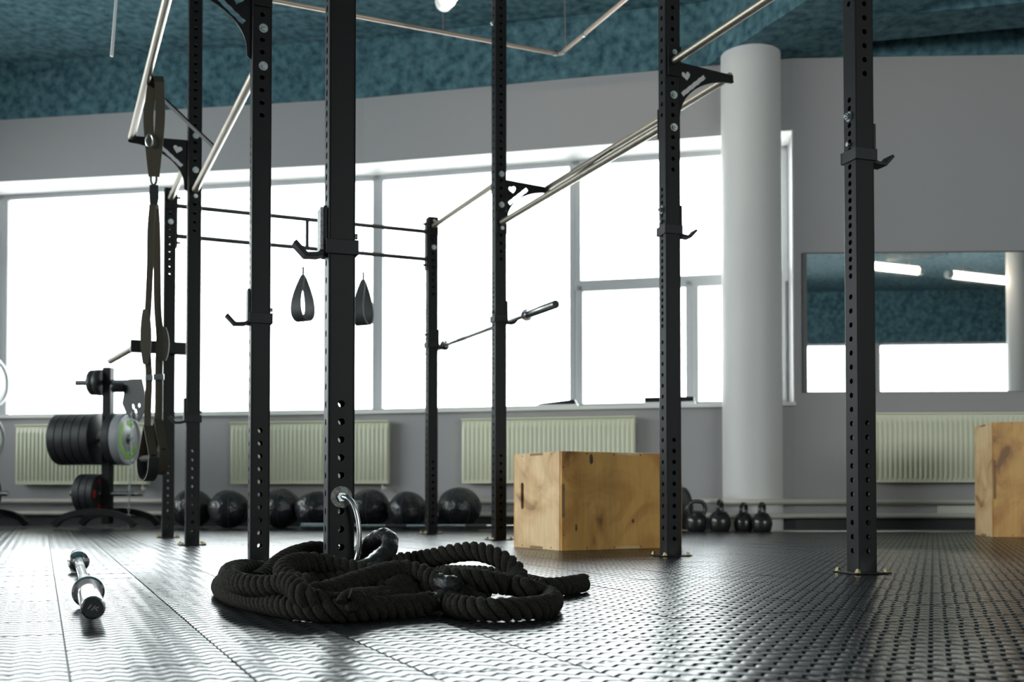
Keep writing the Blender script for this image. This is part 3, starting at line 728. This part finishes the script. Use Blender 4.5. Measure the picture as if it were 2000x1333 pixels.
# ------------------------------------------------------------------ medicine balls
BALLS = [(376, 8.98, .168, 'leftmost of the black medicine balls, half hidden by two uprights'), (448, 8.83, .165, 'black medicine ball left of the second upright, second in the row'),
         (549, 8.95, .170, 'black medicine ball just right of the second upright'), (618, 8.80, .162, 'wrinkled black medicine ball just left of the nearest upright'),
         (722, 8.95, .170, 'black medicine ball just right of the nearest upright'), (797, 8.80, .158, 'smallest black medicine ball, second from the right end of the row'), (897, 8.92, .175, 'large black medicine ball at the right end of the row')]
for i, (px, d, r, lab) in enumerate(BALLS):
    d += 0.42; r *= 1.04
    t = thing('medicine_ball', (gx(px, d), d, 0.0), lab, 'ball', 'medicine balls along the wall', random.uniform(0, 3))
    a_ = random.uniform(0, 6); wr = 0.03 if i != 3 else 0.07
    warp = lambda q, a_=a_, wr=wr: wr * (math.sin(3 * q.x + a_) * math.sin(2.5 * q.y - a_) + 0.5 * math.sin(6 * q.z + 4 * q.x + a_)) * 0.8
    m_ = MB(); m_.sphere((0, 0, r * 0.97), r, 30, 18, (1.02, 1.02, 0.97), warp); m_.build('ball_skin', M['vinyl'], t, smooth=80)
    m_ = MB()
    for an in (0, R(60), R(120)):
        pts = []
        for k in range(32):
            th_ = 2 * math.pi * k / 32; q = Vector((math.sin(th_) * math.cos(an), math.sin(th_) * math.sin(an), math.cos(th_)))
            pts.append(Vector((q.x * 1.02, q.y * 1.02, q.z * 0.97)) * r * (1 + warp(q)) * 1.0 + Vector((0, 0, r * 0.97)))
        m_.tube(pts, 0.0028, 6, closed=True)
    m_.build('ball_seam', M['seam'], t, smooth=80)

# ------------------------------------------------------------------ kettlebells
def kettlebell(px, d, s, rz_, label):
    t = thing('kettlebell', (gx(px, d), d, 0.0), label, 'kettlebell', 'kettlebells by the column', rz_)
    m_ = MB(); m_.lathe((0, 0, 0), (0, 0, 1), [(0, 0.06 * s), (0.008 * s, 0.072 * s), (0.04 * s, 0.080 * s), (0.075 * s, 0.085 * s), (0.11 * s, 0.078 * s), (0.145 * s, 0.056 * s), (0.158 * s, 0.040 * s), (0.163 * s, 0.0)], 28); m_.build('body', M['iron'], t, smooth=60)
    path = [(-0.058, 0, 0.125), (-0.070, 0, 0.165), (-0.068, 0, 0.200), (-0.045, 0, 0.226), (0, 0, 0.233), (0.045, 0, 0.226), (0.068, 0, 0.200), (0.070, 0, 0.165), (0.058, 0, 0.125)]
    m_ = MB(); m_.tube(cat_rom([Vector(q) * s for q in path], 0.012), 0.0165 * s, 12); m_.build('handle', M['iron'], t, smooth=60)
kettlebell(1360, 8.55, 1.02, R(10), 'black kettlebell next to the wooden box, handle facing the room')
kettlebell(1406, 8.50, 1.03, R(68), 'black kettlebell with turned handle, second from the wooden box')
kettlebell(1452, 8.52, 0.93, R(60), 'black kettlebell third from the wooden box, in front of the column')
kettlebell(1488, 8.41, 0.94, R(62), 'black kettlebell farthest from the wooden box, at the end of the row')

# ------------------------------------------------------------------ weight plates and trees
def plate(c, axis, r, th, label, face='bumper', ring=None, rest=False, group='bumper plates on the storage trees'):
    a = Vector(axis).normalized(); t = thing('weight_plate', c, label, 'weight plate', group)
    h = th / 2
    m_ = MB(); m_.lathe((0, 0, 0), a, [(-h, r * 0.30), (-h, r * 0.93), (-h * 0.96, r * 0.985), (-h * 0.86, r), (h * 0.86, r), (h * 0.96, r * 0.985), (h, r * 0.94), (h, r * 0.86), (h * 0.72, r * 0.82), (h * 0.72, r * 0.45), (h * 0.85, r * 0.40), (h * 0.85, 0.026)], 44, cap=False)
    m_.build('rubber_disc', M[face], t)
    m_ = MB(); m_.lathe((0, 0, 0), a, [(-h, 0.026), (-h, r * 0.31), (h * 0.86, r * 0.20), (h * 1.02, r * 0.19), (h * 1.02, 0.026), (-h, 0.026)], 32, cap=False); m_.build('hub', M['washer'], t)
    if ring:
        m_ = MB(); u = a.cross(Vector((0, 0, 1))).normalized(); v_ = u.cross(a)
        for a0_, a1_ in ring[1]:
            n = int((a1_ - a0_) / 9)
            for k in range(n):
                an = R(a0_ + (a1_ - a0_) * (k + 0.5) / n); cc = a * (h * 0.74) + (u * math.cos(an) + v_ * math.sin(an)) * r * 0.63
                tg = (-u * math.sin(an) + v_ * math.cos(an)); rd = u * math.cos(an) + v_ * math.sin(an); l = r * (0.26 if k % 3 else 0.20)
                m_.ribbon([cc - rd * l / 2, cc + rd * l / 2], tg, r * 0.075, 0.004)
        m_.build('printed_lettering', M[ring[0]], t, smooth=0)['kind'] = 'stuff'
    return t
AX = Vector((0.99, -0.13, 0)).normalized()
def tree(px, d, label):
    x = gx(px, d); t = thing('plate_tree', (x, d, 0), label, 'plate rack', 'plate storage trees')
    m_ = MB(); m_.box((0, 0, 0.72), (0.075, 0.075, 1.36), math.atan2(AX.y, AX.x)); m_.build('post', M['steel_black'], t, smooth=0, bevel=0.005)
    for z, l0, l1 in ((1.27, 0.30, 0.26), (0.775, 0.46, 0.22), (0.30, 0.34, 0.33)):
        m_ = MB(); m_.cyl(AX * -l0 + Vector((0, 0, z)), AX * -0.03 + Vector((0, 0, z)), 0.0235, 16); m_.build('peg', M['chrome'], t)
        m_ = MB(); m_.cyl(AX * 0.03 + Vector((0, 0, z)), AX * l1 + Vector((0, 0, z)), 0.0235, 16); m_.build('peg', M['chrome'], t)
    pr = Vector((-AX.y, AX.x, 0))
    for s in (-1, 1):
        pts = [pr * s * 0.22 + AX * (-0.36 + 0.72 * k / 14) + Vector((0, 0, 0.03 + 0.12 * math.sin(math.pi * k / 14) ** 0.55)) for k in range(15)]
        m_ = MB(); m_.ribbon(pts, pr, 0.05, 0.05); m_.build('curved_foot', M['steel_black'], t, smooth=40)
    m_ = MB(); m_.box((0, 0, 0.15), (0.05, 0.46, 0.04), math.atan2(pr.y, pr.x) - R(90)); m_.build('foot_link', M['steel_black'], t, smooth=0, bevel=0.003)
    return Vector((x, d, 0))
T1 = tree(210, 9.35, 'black plate tree full of bumper plates beside the hanging strap trainer')
T2 = tree(-52, 9.35, 'black plate tree cut off by the left edge of the picture')
def on(T, s, z): return T + AX * s + Vector((0, 0, z))
names = ['outermost', 'second outermost', 'middle', 'fourth', 'innermost']
for k in range(5): plate(on(T1, -0.075 - 0.036 - (4 - k) * 0.075, 0.775 - 0.0), -AX, 0.225, 0.0742, '%s black bumper plate on the left middle peg of the full plate tree' % names[k])
plate(on(T1, 0.080, 0.775), AX, 0.225, 0.070, 'black bumper plate against the post on the right middle peg of the full plate tree')
plate(on(T1, 0.158, 0.775), AX, 0.228, 0.075, 'grey faced bumper plate with bright green lettering on the full plate tree', 'plate_grey', ('green', [(200, 290), (-60, 60), (80, 130)]))
plate(on(T1, -0.075, 1.27), -AX, 0.115, 0.05, 'small black plate next to the post on the top left peg', group='small plates on top pegs'); plate(on(T1, -0.130, 1.27), -AX, 0.112, 0.05, 'small black plate at the outside of the top left peg', group='small plates on top pegs')
plate(on(T1, -0.085, 0.30), AX, 0.172, 0.055, 'black plate with red marks nearest the post on the low left peg', ring=('red', [(-20, 20), (70, 110), (160, 200), (250, 290)]))
plate(on(T1, -0.145, 0.30), AX, 0.172, 0.06, 'middle of the three black plates on the low left peg'); plate(on(T1, -0.210, 0.30), AX, 0.172, 0.06, 'outermost of the three black plates on the low left peg')
plate(on(T2, 0.085, 1.27), AX, 0.215, 0.07, 'black plate behind the white plate at the left picture edge'); plate(on(T2, 0.160, 1.27), AX, 0.218, 0.07, 'white faced bumper plate against the window at the left picture edge', 'plate_white')
plate(on(T2, 0.085, 0.775), AX, 0.190, 0.07, 'black plate behind the white lettered plate at the left picture edge'); plate(on(T2, 0.150, 0.775), AX, 0.192, 0.05, 'dark grey plate with a ring of white lettering at the left picture edge', 'plate_grey', ('white_print', [(10, 100), (130, 200), (230, 320)]))
plate(on(T2, 0.105, 0.30), AX, 0.20, 0.07, 'black plate with red marks low on the tree at the left picture edge', ring=('red', [(-20, 20), (70, 110), (160, 200), (250, 290)]))
# extra plate leaning behind the box
plate(Vector((gx(1334, 8.72), 8.72, 0.178)), Vector((0.85, -0.5, 0.08)), 0.172, 0.05, 'black plate on edge peeking out behind the wooden box', group='loose plates')

# dip belt with chain hung on the upper right peg
db = thing('dip_belt', on(T1, 0.215, 1.24), 'dark grey dip belt with a thin chain hanging from the plate tree', 'belt')
fo = [(-0.10, -0.02), (-0.05, -0.06), (-0.07, -0.16), (-0.02, -0.26), (0.10, -0.32), (0.17, -0.22), (0.16, -0.06), (0.13, 0.05), (0.0, 0.05)]
me_ = plate_mesh('belt_flap', fo, [oval(0.045, -0.19, 0.010, 0.026, a=0.3), oval(0.105, -0.18, 0.011, 0.017, a=0.2), oval(0.075, -0.25, 0.012, 0.045, a=0.25)], 0.012, M['belt'])
o = link('belt_flap', me_, db); o.rotation_euler = (0, 0, R(-18)); o.location = (0, -0.06, 0)
m_ = MB(); c0 = Vector((0.005, -0.05, -0.10))
for k in range(34):
    z = -0.26 - k * 0.029; n = Vector((1, 0.2, 0)) if k % 2 else Vector((0.2, 1, 0)); n.normalize(); sd = n.cross(Vector((0, 0, 1)))
    pts = [Vector((0.035 - 0.0008 * k, -0.08, z)) + sd * 0.010 * math.cos(2 * math.pi * j / 10) + Vector((0, 0, 0.018 * math.sin(2 * math.pi * j / 10))) for j in range(10)]
    m_.tube(pts, 0.0032, 5, closed=True)
m_.build('chain', M['zinc'], db)['kind'] = 'stuff'
m_ = MB(); m_.box((-0.09, -0.06, -0.03), (0.10, 0.04, 0.07)); m_.cyl((-0.15, -0.06, -0.035), (-0.05, -0.06, -0.035), 0.03, 10); m_.build('belt_buckle', M['steel_black'], db, smooth=30, bevel=0.004)

# dip bars pinned on the far left upright
dp = thing('dip_bar_attachment', pol('D', 0, 0, 1.26), 'black dip bar beam pinned across the far left upright behind the strap trainer', 'dip bar')
u3 = U.to_3d(); v3 = V.to_3d()
m_ = MB(); m_.box(u3 * -0.065 + v3 * -0.078, (0.37, 0.075, 0.078), PHI); m_.build('beam', M['steel_black'], dp, smooth=0, bevel=0.003)
for s in (-0.22,):
    m_ = MB(); m_.cyl(u3 * s + v3 * -0.04, u3 * s + Vector((-0.42, 0.70, 0)), 0.022, 16); m_.build('handle_bar', M['bar_steel'], dp)

# ------------------------------------------------------------------ strap trainer on the left bracket bar
tx = at(306, 158, 5.12); BASE = Vector((tx.x, tx.y, 0))
trx = thing('suspension_trainer', (tx.x, tx.y, 2.27), 'olive webbing suspension trainer with two handles hanging from the left pull-up bar', 'strap trainer')
def TP(px, py, dd=0.0): return at(px, py, 5.10 + dd) - Vector((tx.x, tx.y, 2.27))
X1 = Vector((1, 0.15, 0))
m_ = MB(); m_.ribbon(cat_rom([TP(297, 170, .03), TP(290, 230, .02), TP(294, 290, .0), TP(300, 345, 0)], 0.03), X1, 0.046, 0.006)
m_.ribbon(cat_rom([TP(312, 160, -.03), TP(313, 230, -.02), TP(308, 290, -.01), TP(302, 345, -.01)], 0.03), X1, 0.044, 0.006)
m_.ribbon(cat_rom([TP(297, 172, .03), TP(300, 156, .04), TP(308, 150, .0), TP(312, 162, -.03)], 0.01), X1, 0.046, 0.006)
m_.build('anchor_strap', M['strap'], trx, smooth=60)
m_ = MB(); m_.tube([TP(300 + 5.5 * math.cos(t), 349 + 13 * math.sin(t)) for t in [k * math.pi / 8 for k in range(16)]], 0.0055, 8, closed=True); m_.build('carabiner', M['dark_bar'], trx)
m_ = MB(); m_.tube([TP(292 + 7 * math.cos(t), 275 + 12 * math.sin(t), -0.03) for t in [k * math.pi / 8 for k in range(16)]], 0.005, 8, closed=True); m_.build('anchor_ring', M['zinc'], trx)
m_ = MB(); m_.ribbon([TP(301, 362), TP(301, 385), TP(300, 408)], X1, [0.040, 0.044, 0.030], 0.008); m_.build('centre_loop', M['strap_black'], trx, smooth=0)
for nm, pth, pad, buck in (('L', [(298, 400), (294, 450), (293, 520), (290, 590), (287, 640), (289, 700), (291, 740), (289, 800), (288, 832)], (285, 605, 712, 20), 738),
                           ('R', [(303, 400), (306, 450), (307, 520), (308, 600), (312, 660), (310, 715), (310, 760), (309, 830), (306, 860)], (318, 640, 705, 24), 737)):
    dd = 0.02 if nm == 'R' else -0.02
    m_ = MB(); m_.ribbon(cat_rom([TP(x, y, dd) for x, y in pth], 0.03), X1, 0.030 if nm == 'L' else 0.034, 0.006); m_.build('main_strap', M['strap'], trx, smooth=60)
    m_ = MB(); px, y0, y1, wpx = pad; ww = wpx / 411
    m_.ribbon([TP(px, y0 + (y1 - y0) * k / 8, dd - 0.012) for k in range(9)], X1, [max(0.02, ww * math.sin(math.pi * (k + 0.8) / 9.6) ** 0.5) for k in range(9)], 0.022); m_.build('strap_pad', M['strap_pad'], trx, smooth=60)
    m_ = MB(); bx_ = 291 if nm == 'L' else 310; wb = 0.036 if nm == 'L' else 0.050
    m_.box(TP(bx_, buck, dd - 0.014), (wb, 0.010, 0.030)); m_.build('buckle', M['zinc'], trx, smooth=0, bevel=0.003)
    m_ = MB(); cx = 289 if nm == 'L' else 309
    ap = TP(cx, 832 if nm == 'L' else 820, dd); hd = Vector((0.62, -0.78, 0)); sd_ = Vector((0.78, 0.62, 0)); hl = 0.068; l_ = ap - hd * hl + Vector((-0.004, 0, -0.155)); r_ = ap + hd * hl + Vector((0.004, 0, -0.155))
    m_.ribbon([ap, ap.lerp(l_, .5), l_], sd_, 0.042, 0.006); m_.build('handle_webbing', M['strap'], trx, smooth=60); m_ = MB(); m_.ribbon([ap, ap.lerp(r_, .5), r_], sd_, 0.042, 0.006); m_.build('handle_webbing', M['strap'], trx, smooth=60)
    m_ = MB(); bl = [l_ + (r_ - l_) * (0.5 - 0.5 * math.cos(math.pi * k / 12)) + Vector((0, 0, -0.105 * math.sin(math.pi * k / 12) ** 0.8)) for k in range(13)]
    m_.ribbon(bl, sd_, 0.050, 0.007); m_.build('foot_cradle', M['strap_black' if nm == 'L' else 'strap'], trx, smooth=60)
    m_ = MB(); m_.cyl(l_, r_, 0.0165, 16); m_.build('foam_grip', M['foam'], trx)

# ------------------------------------------------------------------ hanging sling loops on the window crossbar
def sling(px, t_, rzdeg, label, wid):
    top = pol('D', 0, 0, 2.03).lerp(pol('H', 0, 0, 2.03), t_)
    s = thing('hanging_sling', top, label, 'sling', 'slings on the window crossbar', R(rzdeg))
    m_ = MB(); m_.tube([Vector((0.0, 0.016 * math.cos(t), -0.06 + 0.078 * math.sin(t))) for t in [k * math.pi / 10 for k in range(20)]], 0.0035, 8, closed=True); m_.build('carabiner', M['cord'], s)
    m_ = MB(); m_.tube([(0, 0, -0.135), (0.003, 0, -0.16), (0, 0, -0.20)], 0.009, 8); m_.build('cord_knot', M['strap_black'], s)
    pts = []; H_ = 0.33
    for k in range(37):
        u = k / 36; an = 2 * math.pi * u
        x = wid / 2 * math.sin(an) * (math.sin(an / 2) ** 1.0); z = -0.19 - H_ * (0.5 - 0.5 * math.cos(an)) ** 0.85
        pts.append(Vector((x, 0, z)))
    wds = [0.02 + 0.085 * math.sin(math.pi * k / 36) ** 0.8 for k in range(37)]
    m_ = MB(); m_.ribbon(pts, Vector((0.0, 1, 0.0)), wds, 0.008); m_.build('sling_band', M['strap_black'], s, smooth=60)
def t_of(px):
    a = POST['D'][0]; b = POST['H'][0]; k = (px - 1000) / F_PX
    return (k * a.y - a.x) / ((b.x - a.x) - k * (b.y - a.y))
sling(590, t_of(590), 62, 'black padded hanging sling left of the nearest upright', 0.20)
sling(708, t_of(708), 66, 'black padded hanging sling just right of the nearest upright', 0.18)

# ------------------------------------------------------------------ radiators and wall pipes
def radiator(px0, px1, off, label):
    def hit(px):      # ray in plan with the wall line
        k = (px - 1000) / F_PX
        P = offset_poly(WP, -off)
        for a, b in zip(P, P[1:]):
            den = (b.x - a.x) - k * (b.y - a.y)
            t = (k * a.y - a.x) / den
            if -1e-6 <= t <= 1 + 1e-6: return a + (b - a) * t
    a, b = hit(px0), hit(px1); L = (b - a).length; ang = math.atan2(b.y - a.y, b.x - a.x)
    t = thing('radiator', (a.x, a.y, 0.392), label, 'radiator', 'cream panel radiators under the windows', ang)
    n = int(L / 0.040); H_ = 0.562
    m_ = MB(); pitch = L / n
    pts = []
    for i in range(n):
        x = i * pitch
        for fx, y in ((0.0, 0.0), (0.16, 0.0), (0.30, -0.011), (0.86, -0.011)): pts.append((x + fx * pitch, y))
    pts.append((L, 0.0))
    zs = [(0.0, 0), (0.03, 0), (0.045, 1), (H_ - 0.075, 1), (H_ - 0.055, 0), (H_, 0)]
    o_ = len(m_.v); m = len(pts)
    for z, k in zs: m_.v += [Vector((x, (y * k) - 0.002, z)) for x, y in pts]
    for r in range(len(zs) - 1):
        for c in range(m - 1): m_.f.append((o_ + r * m + c, o_ + r * m + c + 1, o_ + (r + 1) * m + c + 1, o_ + (r + 1) * m + c))
    m_.box((L / 2, 0.03, H_ / 2), (L, 0.06, H_)); m_.build('ribbed_panel', M['radiator'], t, smooth=50)
    m_ = MB(); m_.box((L / 2, 0.022, H_ + 0.006), (L + 0.006, 0.09, 0.014)); m_.build('top_grille', M['radiator'], t, smooth=0, bevel=0.003)
    m_ = MB(); m_.cyl((L - 0.06, 0.03, -0.06), (L - 0.06, 0.03, 0.02), 0.011, 10); m_.cyl((L - 0.06, 0.03, -0.04), (L - 0.02, 0.0, -0.04), 0.012, 10); m_.build('valve', M['pipe'], t)
    m_ = MB(); m_.cyl((L + 0.001, 0.02, H_ - 0.04), (L + 0.014, 0.02, H_ - 0.04), 0.011, 10); m_.build('end_plug', M['pipe'], t)
radiator(30, 287, 0.10, 'cream radiator behind the plate trees at the left')
radiator(450, 758, 0.10, 'cream ribbed radiator above the medicine balls')
radiator(902, 1240, 0.10, 'cream ribbed radiator behind the wooden jump box')
radiator(1705, 2060, 0.10, 'cream ribbed radiator under the wall mirror')
for z, r, nm in ((0.233, 0.023, 'upper'), (0.117, 0.022, 'lower')):
    P = offset_poly(WP, -0.05); P[0] = P[0].lerp(P[1], 0.035); P[5] = P[5].lerp(P[4], 0.06); pts = [Vector((v.x, v.y, z)) for v in P[:3]]
    cx, cy = gx(1470, 8.42), 8.42
    for px, d in ((1385, 8.93), (1405, 8.74), (1440, 8.645), (1470, 8.63), (1500, 8.645), (1535, 8.74), (1560, 8.88)): pts.append(Vector((gx(px, d), d, z)))
    pts += [Vector((v.x, v.y, z)) for v in P[4:]]
    m_ = MB(); m_.tube(pts, r, 12); ob = m_.build('heating_pipe', M['pipe'], smooth=60)
    tag(ob, '%s of the two cream heating pipes running along the wall base' % nm, 'pipe', 'heating pipes')
# white casing strip low on the mirror wall
m_ = MB(); Pq = offset_poly(WP, -0.035)
a_, b_ = lerp(Pq[3], Pq[4], 0.62), Pq[5]; m_.prism([tuple(a_), tuple(b_), tuple(WP[5]), tuple(lerp(WP[3], WP[4], 0.62))], 0.10, 0.20)
struct(m_.build('trim_7', M['pipe'], smooth=0, bevel=0.004))

EA, EB = offset_poly(WP, -0.52), offset_poly(WP, -0.48)
m_ = MB(); wall_strip(m_, EA, EB, 2, 5, -0.010, 0.006); struct(m_.build('trim_8', M['pipe'], smooth=0))

# ------------------------------------------------------------------ wall mirror
P = offset_poly(WP, -0.002)
def on4(px, off):
    k = (px - 1000) / F_PX; Q = offset_poly(WP, -off); a, b = Q[3], Q[5] if False else Q[4]
    t = (k * a.y - a.x) / ((b.x - a.x) - k * (b.y - a.y)); return a + (b - a) * t
a_, b_ = on4(1571, 0.012), on4(2150, 0.012); ang = math.atan2(b_.y - a_.y, b_.x - a_.x); L = (b_ - a_).length
mt = thing('wall_mirror', (a_.x, a_.y, 1.15), 'long frameless wall mirror reflecting windows and ceiling lights', 'mirror', None, ang)
m_ = MB(); m_.box((L / 2, 0, 0.58), (L, 0.006, 1.16)); m_.build('mirror_sheet', M['mirror'], mt, smooth=0)
m_ = MB(); m_.box((0.012, -0.004, 0.58), (0.035, 0.014, 1.17)); m_.box((L / 2, -0.002, 1.163), (L, 0.012, 0.01)); m_.build('mirror_edge', M['mirror_frame'], mt, smooth=0)

# ------------------------------------------------------------------ things on the sill
sp = lerp(WG[1], WG[2], 1.0)
def sill_pt(px, back):
    k = (px - 1000) / F_PX; Q = offset_poly(WP, back)
    for i in range(1, 3):
        a, b = Q[i], Q[i + 1]; t = (k * a.y - a.x) / ((b.x - a.x) - k * (b.y - a.y))
        if -0.02 <= t <= 1.02: return a + (b - a) * t
p = sill_pt(1090, 0.03)
t = thing('tapered_case', (p.x, p.y, Z_SILL), 'dark tapered flat case lying on the window sill above the third radiator', 'case', None, ang4)
m_ = MB(); m_.add([(-.17, -.05, 0.022), (.17, -.05, 0.022), (.17, .05, 0.022), (-.17, .05, 0.022), (-.16, -.05, .030), (.155, -.05, .062), (.155, .05, .062), (-.16, .05, .030)], [(0, 3, 2, 1), (4, 5, 6, 7), (0, 1, 5, 4), (1, 2, 6, 5), (2, 3, 7, 6), (3, 0, 4, 7)]); m_.build('case_body', M['hook'], t, smooth=0, bevel=0.003)
m_ = MB(); m_.box((0, 0, 0.011), (0.36, 0.09, 0.022)); m_.build('case_base', M['plate_white'], t, smooth=0, bevel=0.003)
p = sill_pt(1308, 0.03)
t = thing('flat_case', (p.x, p.y, Z_SILL), 'long dark flat case on the sill behind the upright by the wooden box', 'case', None, ang4)
m_ = MB(); m_.box((0, 0, 0.045), (0.42, 0.09, 0.040)); m_.build('case_body', M['hook'], t, smooth=0, bevel=0.004)
m_ = MB(); m_.box((0, 0, 0.0125), (0.44, 0.085, 0.025)); m_.build('case_base', M['plate_white'], t, smooth=0, bevel=0.003)

# ------------------------------------------------------------------ overhead pipe, lamps, cable
ZP = 3.90
cor = atz(1094, 106, ZP); w0 = atz(531, 0, ZP); dv = (w0 - cor).normalized(); e_ = atz(1220, 0, ZP); dv2 = (e_ - cor).normalized()
t = thing('ceiling_pipe', cor, 'thin metal pipe with a square corner hung on wires under the teal ceiling', 'pipe')
m_ = MB(); arc = [dv * 4.0, dv * 0.05, dv * 0.015 + dv2 * 0.004, dv2 * 0.015 + dv * 0.004, dv2 * 0.05, dv2 * 4.0]
m_.tube(arc, 0.017, 12); m_.build('pipe_run', M['ceil_pipe'], t, smooth=60)
for pt in (dv2 * 0.06, dv2 * 0.42, dv * 0.05):
    m_ = MB(); m_.tube([pt - (dv2 if pt.dot(dv2) > 0.01 else dv) * 0.015, pt + (dv2 if pt.dot(dv2) > 0.01 else dv) * 0.015], 0.022, 12); m_.build('pipe_clamp', M['zinc'], t)
for pt in (dv2 * 0.10, dv * 1.02, dv * 2.6):
    m_ = MB(); m_.cyl(pt, pt + Vector((-0.01, 0, Z_CEIL - ZP)), 0.004, 6); m_.build('hanger_wire', M['wire'], t)
def lamp(a, b, label, grp='tube lamps'):
    a = Vector(a); b = Vector(b); d = (b - a).normalized(); L = (b - a).length
    t = thing('tube_lamp', a, label, 'ceiling lamp', grp)
    m_ = MB(); m_.lathe((0, 0, 0), d, [(-0.03, 0.03), (-0.02, 0.055), (0.0, 0.065), (0.08, 0.068)], 20); m_.build('end_cap', M['lamp'], t); m_ = MB(); m_.lathe(d * L, -d, [(-0.03, 0.03), (-0.02, 0.055), (0.0, 0.065), (0.08, 0.068)], 20); m_.build('end_cap', M['lamp'], t)
    m_ = MB(); m_.lathe(d * 0.08, d, [(0, 0.06), (L - 0.16, 0.06)], 20); m_.build('tube', M['tube'], t)
    for s in (0.2, 0.8):
        m_ = MB(); m_.cyl(d * L * s, d * L * s + Vector((0, 0, Z_CEIL - a.z)), 0.004, 6); m_.build('hanger_wire', M['wire'], t)
la = atz(866, 6, 3.86); lamp((la.x, la.y, 3.86), (la.x - V.x * 1.3, la.y - V.y * 1.3, 3.86), 'white tube lamp hanging by the ceiling, only its end in view at the top')
lamp((4.85, 1.0, 3.9), (5.9, 0.45, 3.9), 'lit tube lamp seen in the mirror, left of the pair'); lamp((6.4, 0.18, 3.9), (7.9, -0.64, 3.9), 'lit tube lamp seen in the mirror, right of the pair')
c0, c1 = at(229, -30, 6.6), at(218, 110, 6.6)
m_ = MB(); m_.tube([Vector((c0.x, c0.y, Z_CEIL)), c0, c1], 0.007, 8, radii=[0.007, 0.007, 0.010]); tag(m_.build('hanging_cable', M['cord'], smooth=60), 'single pale cable hanging from the teal ceiling at the upper left', 'cable')
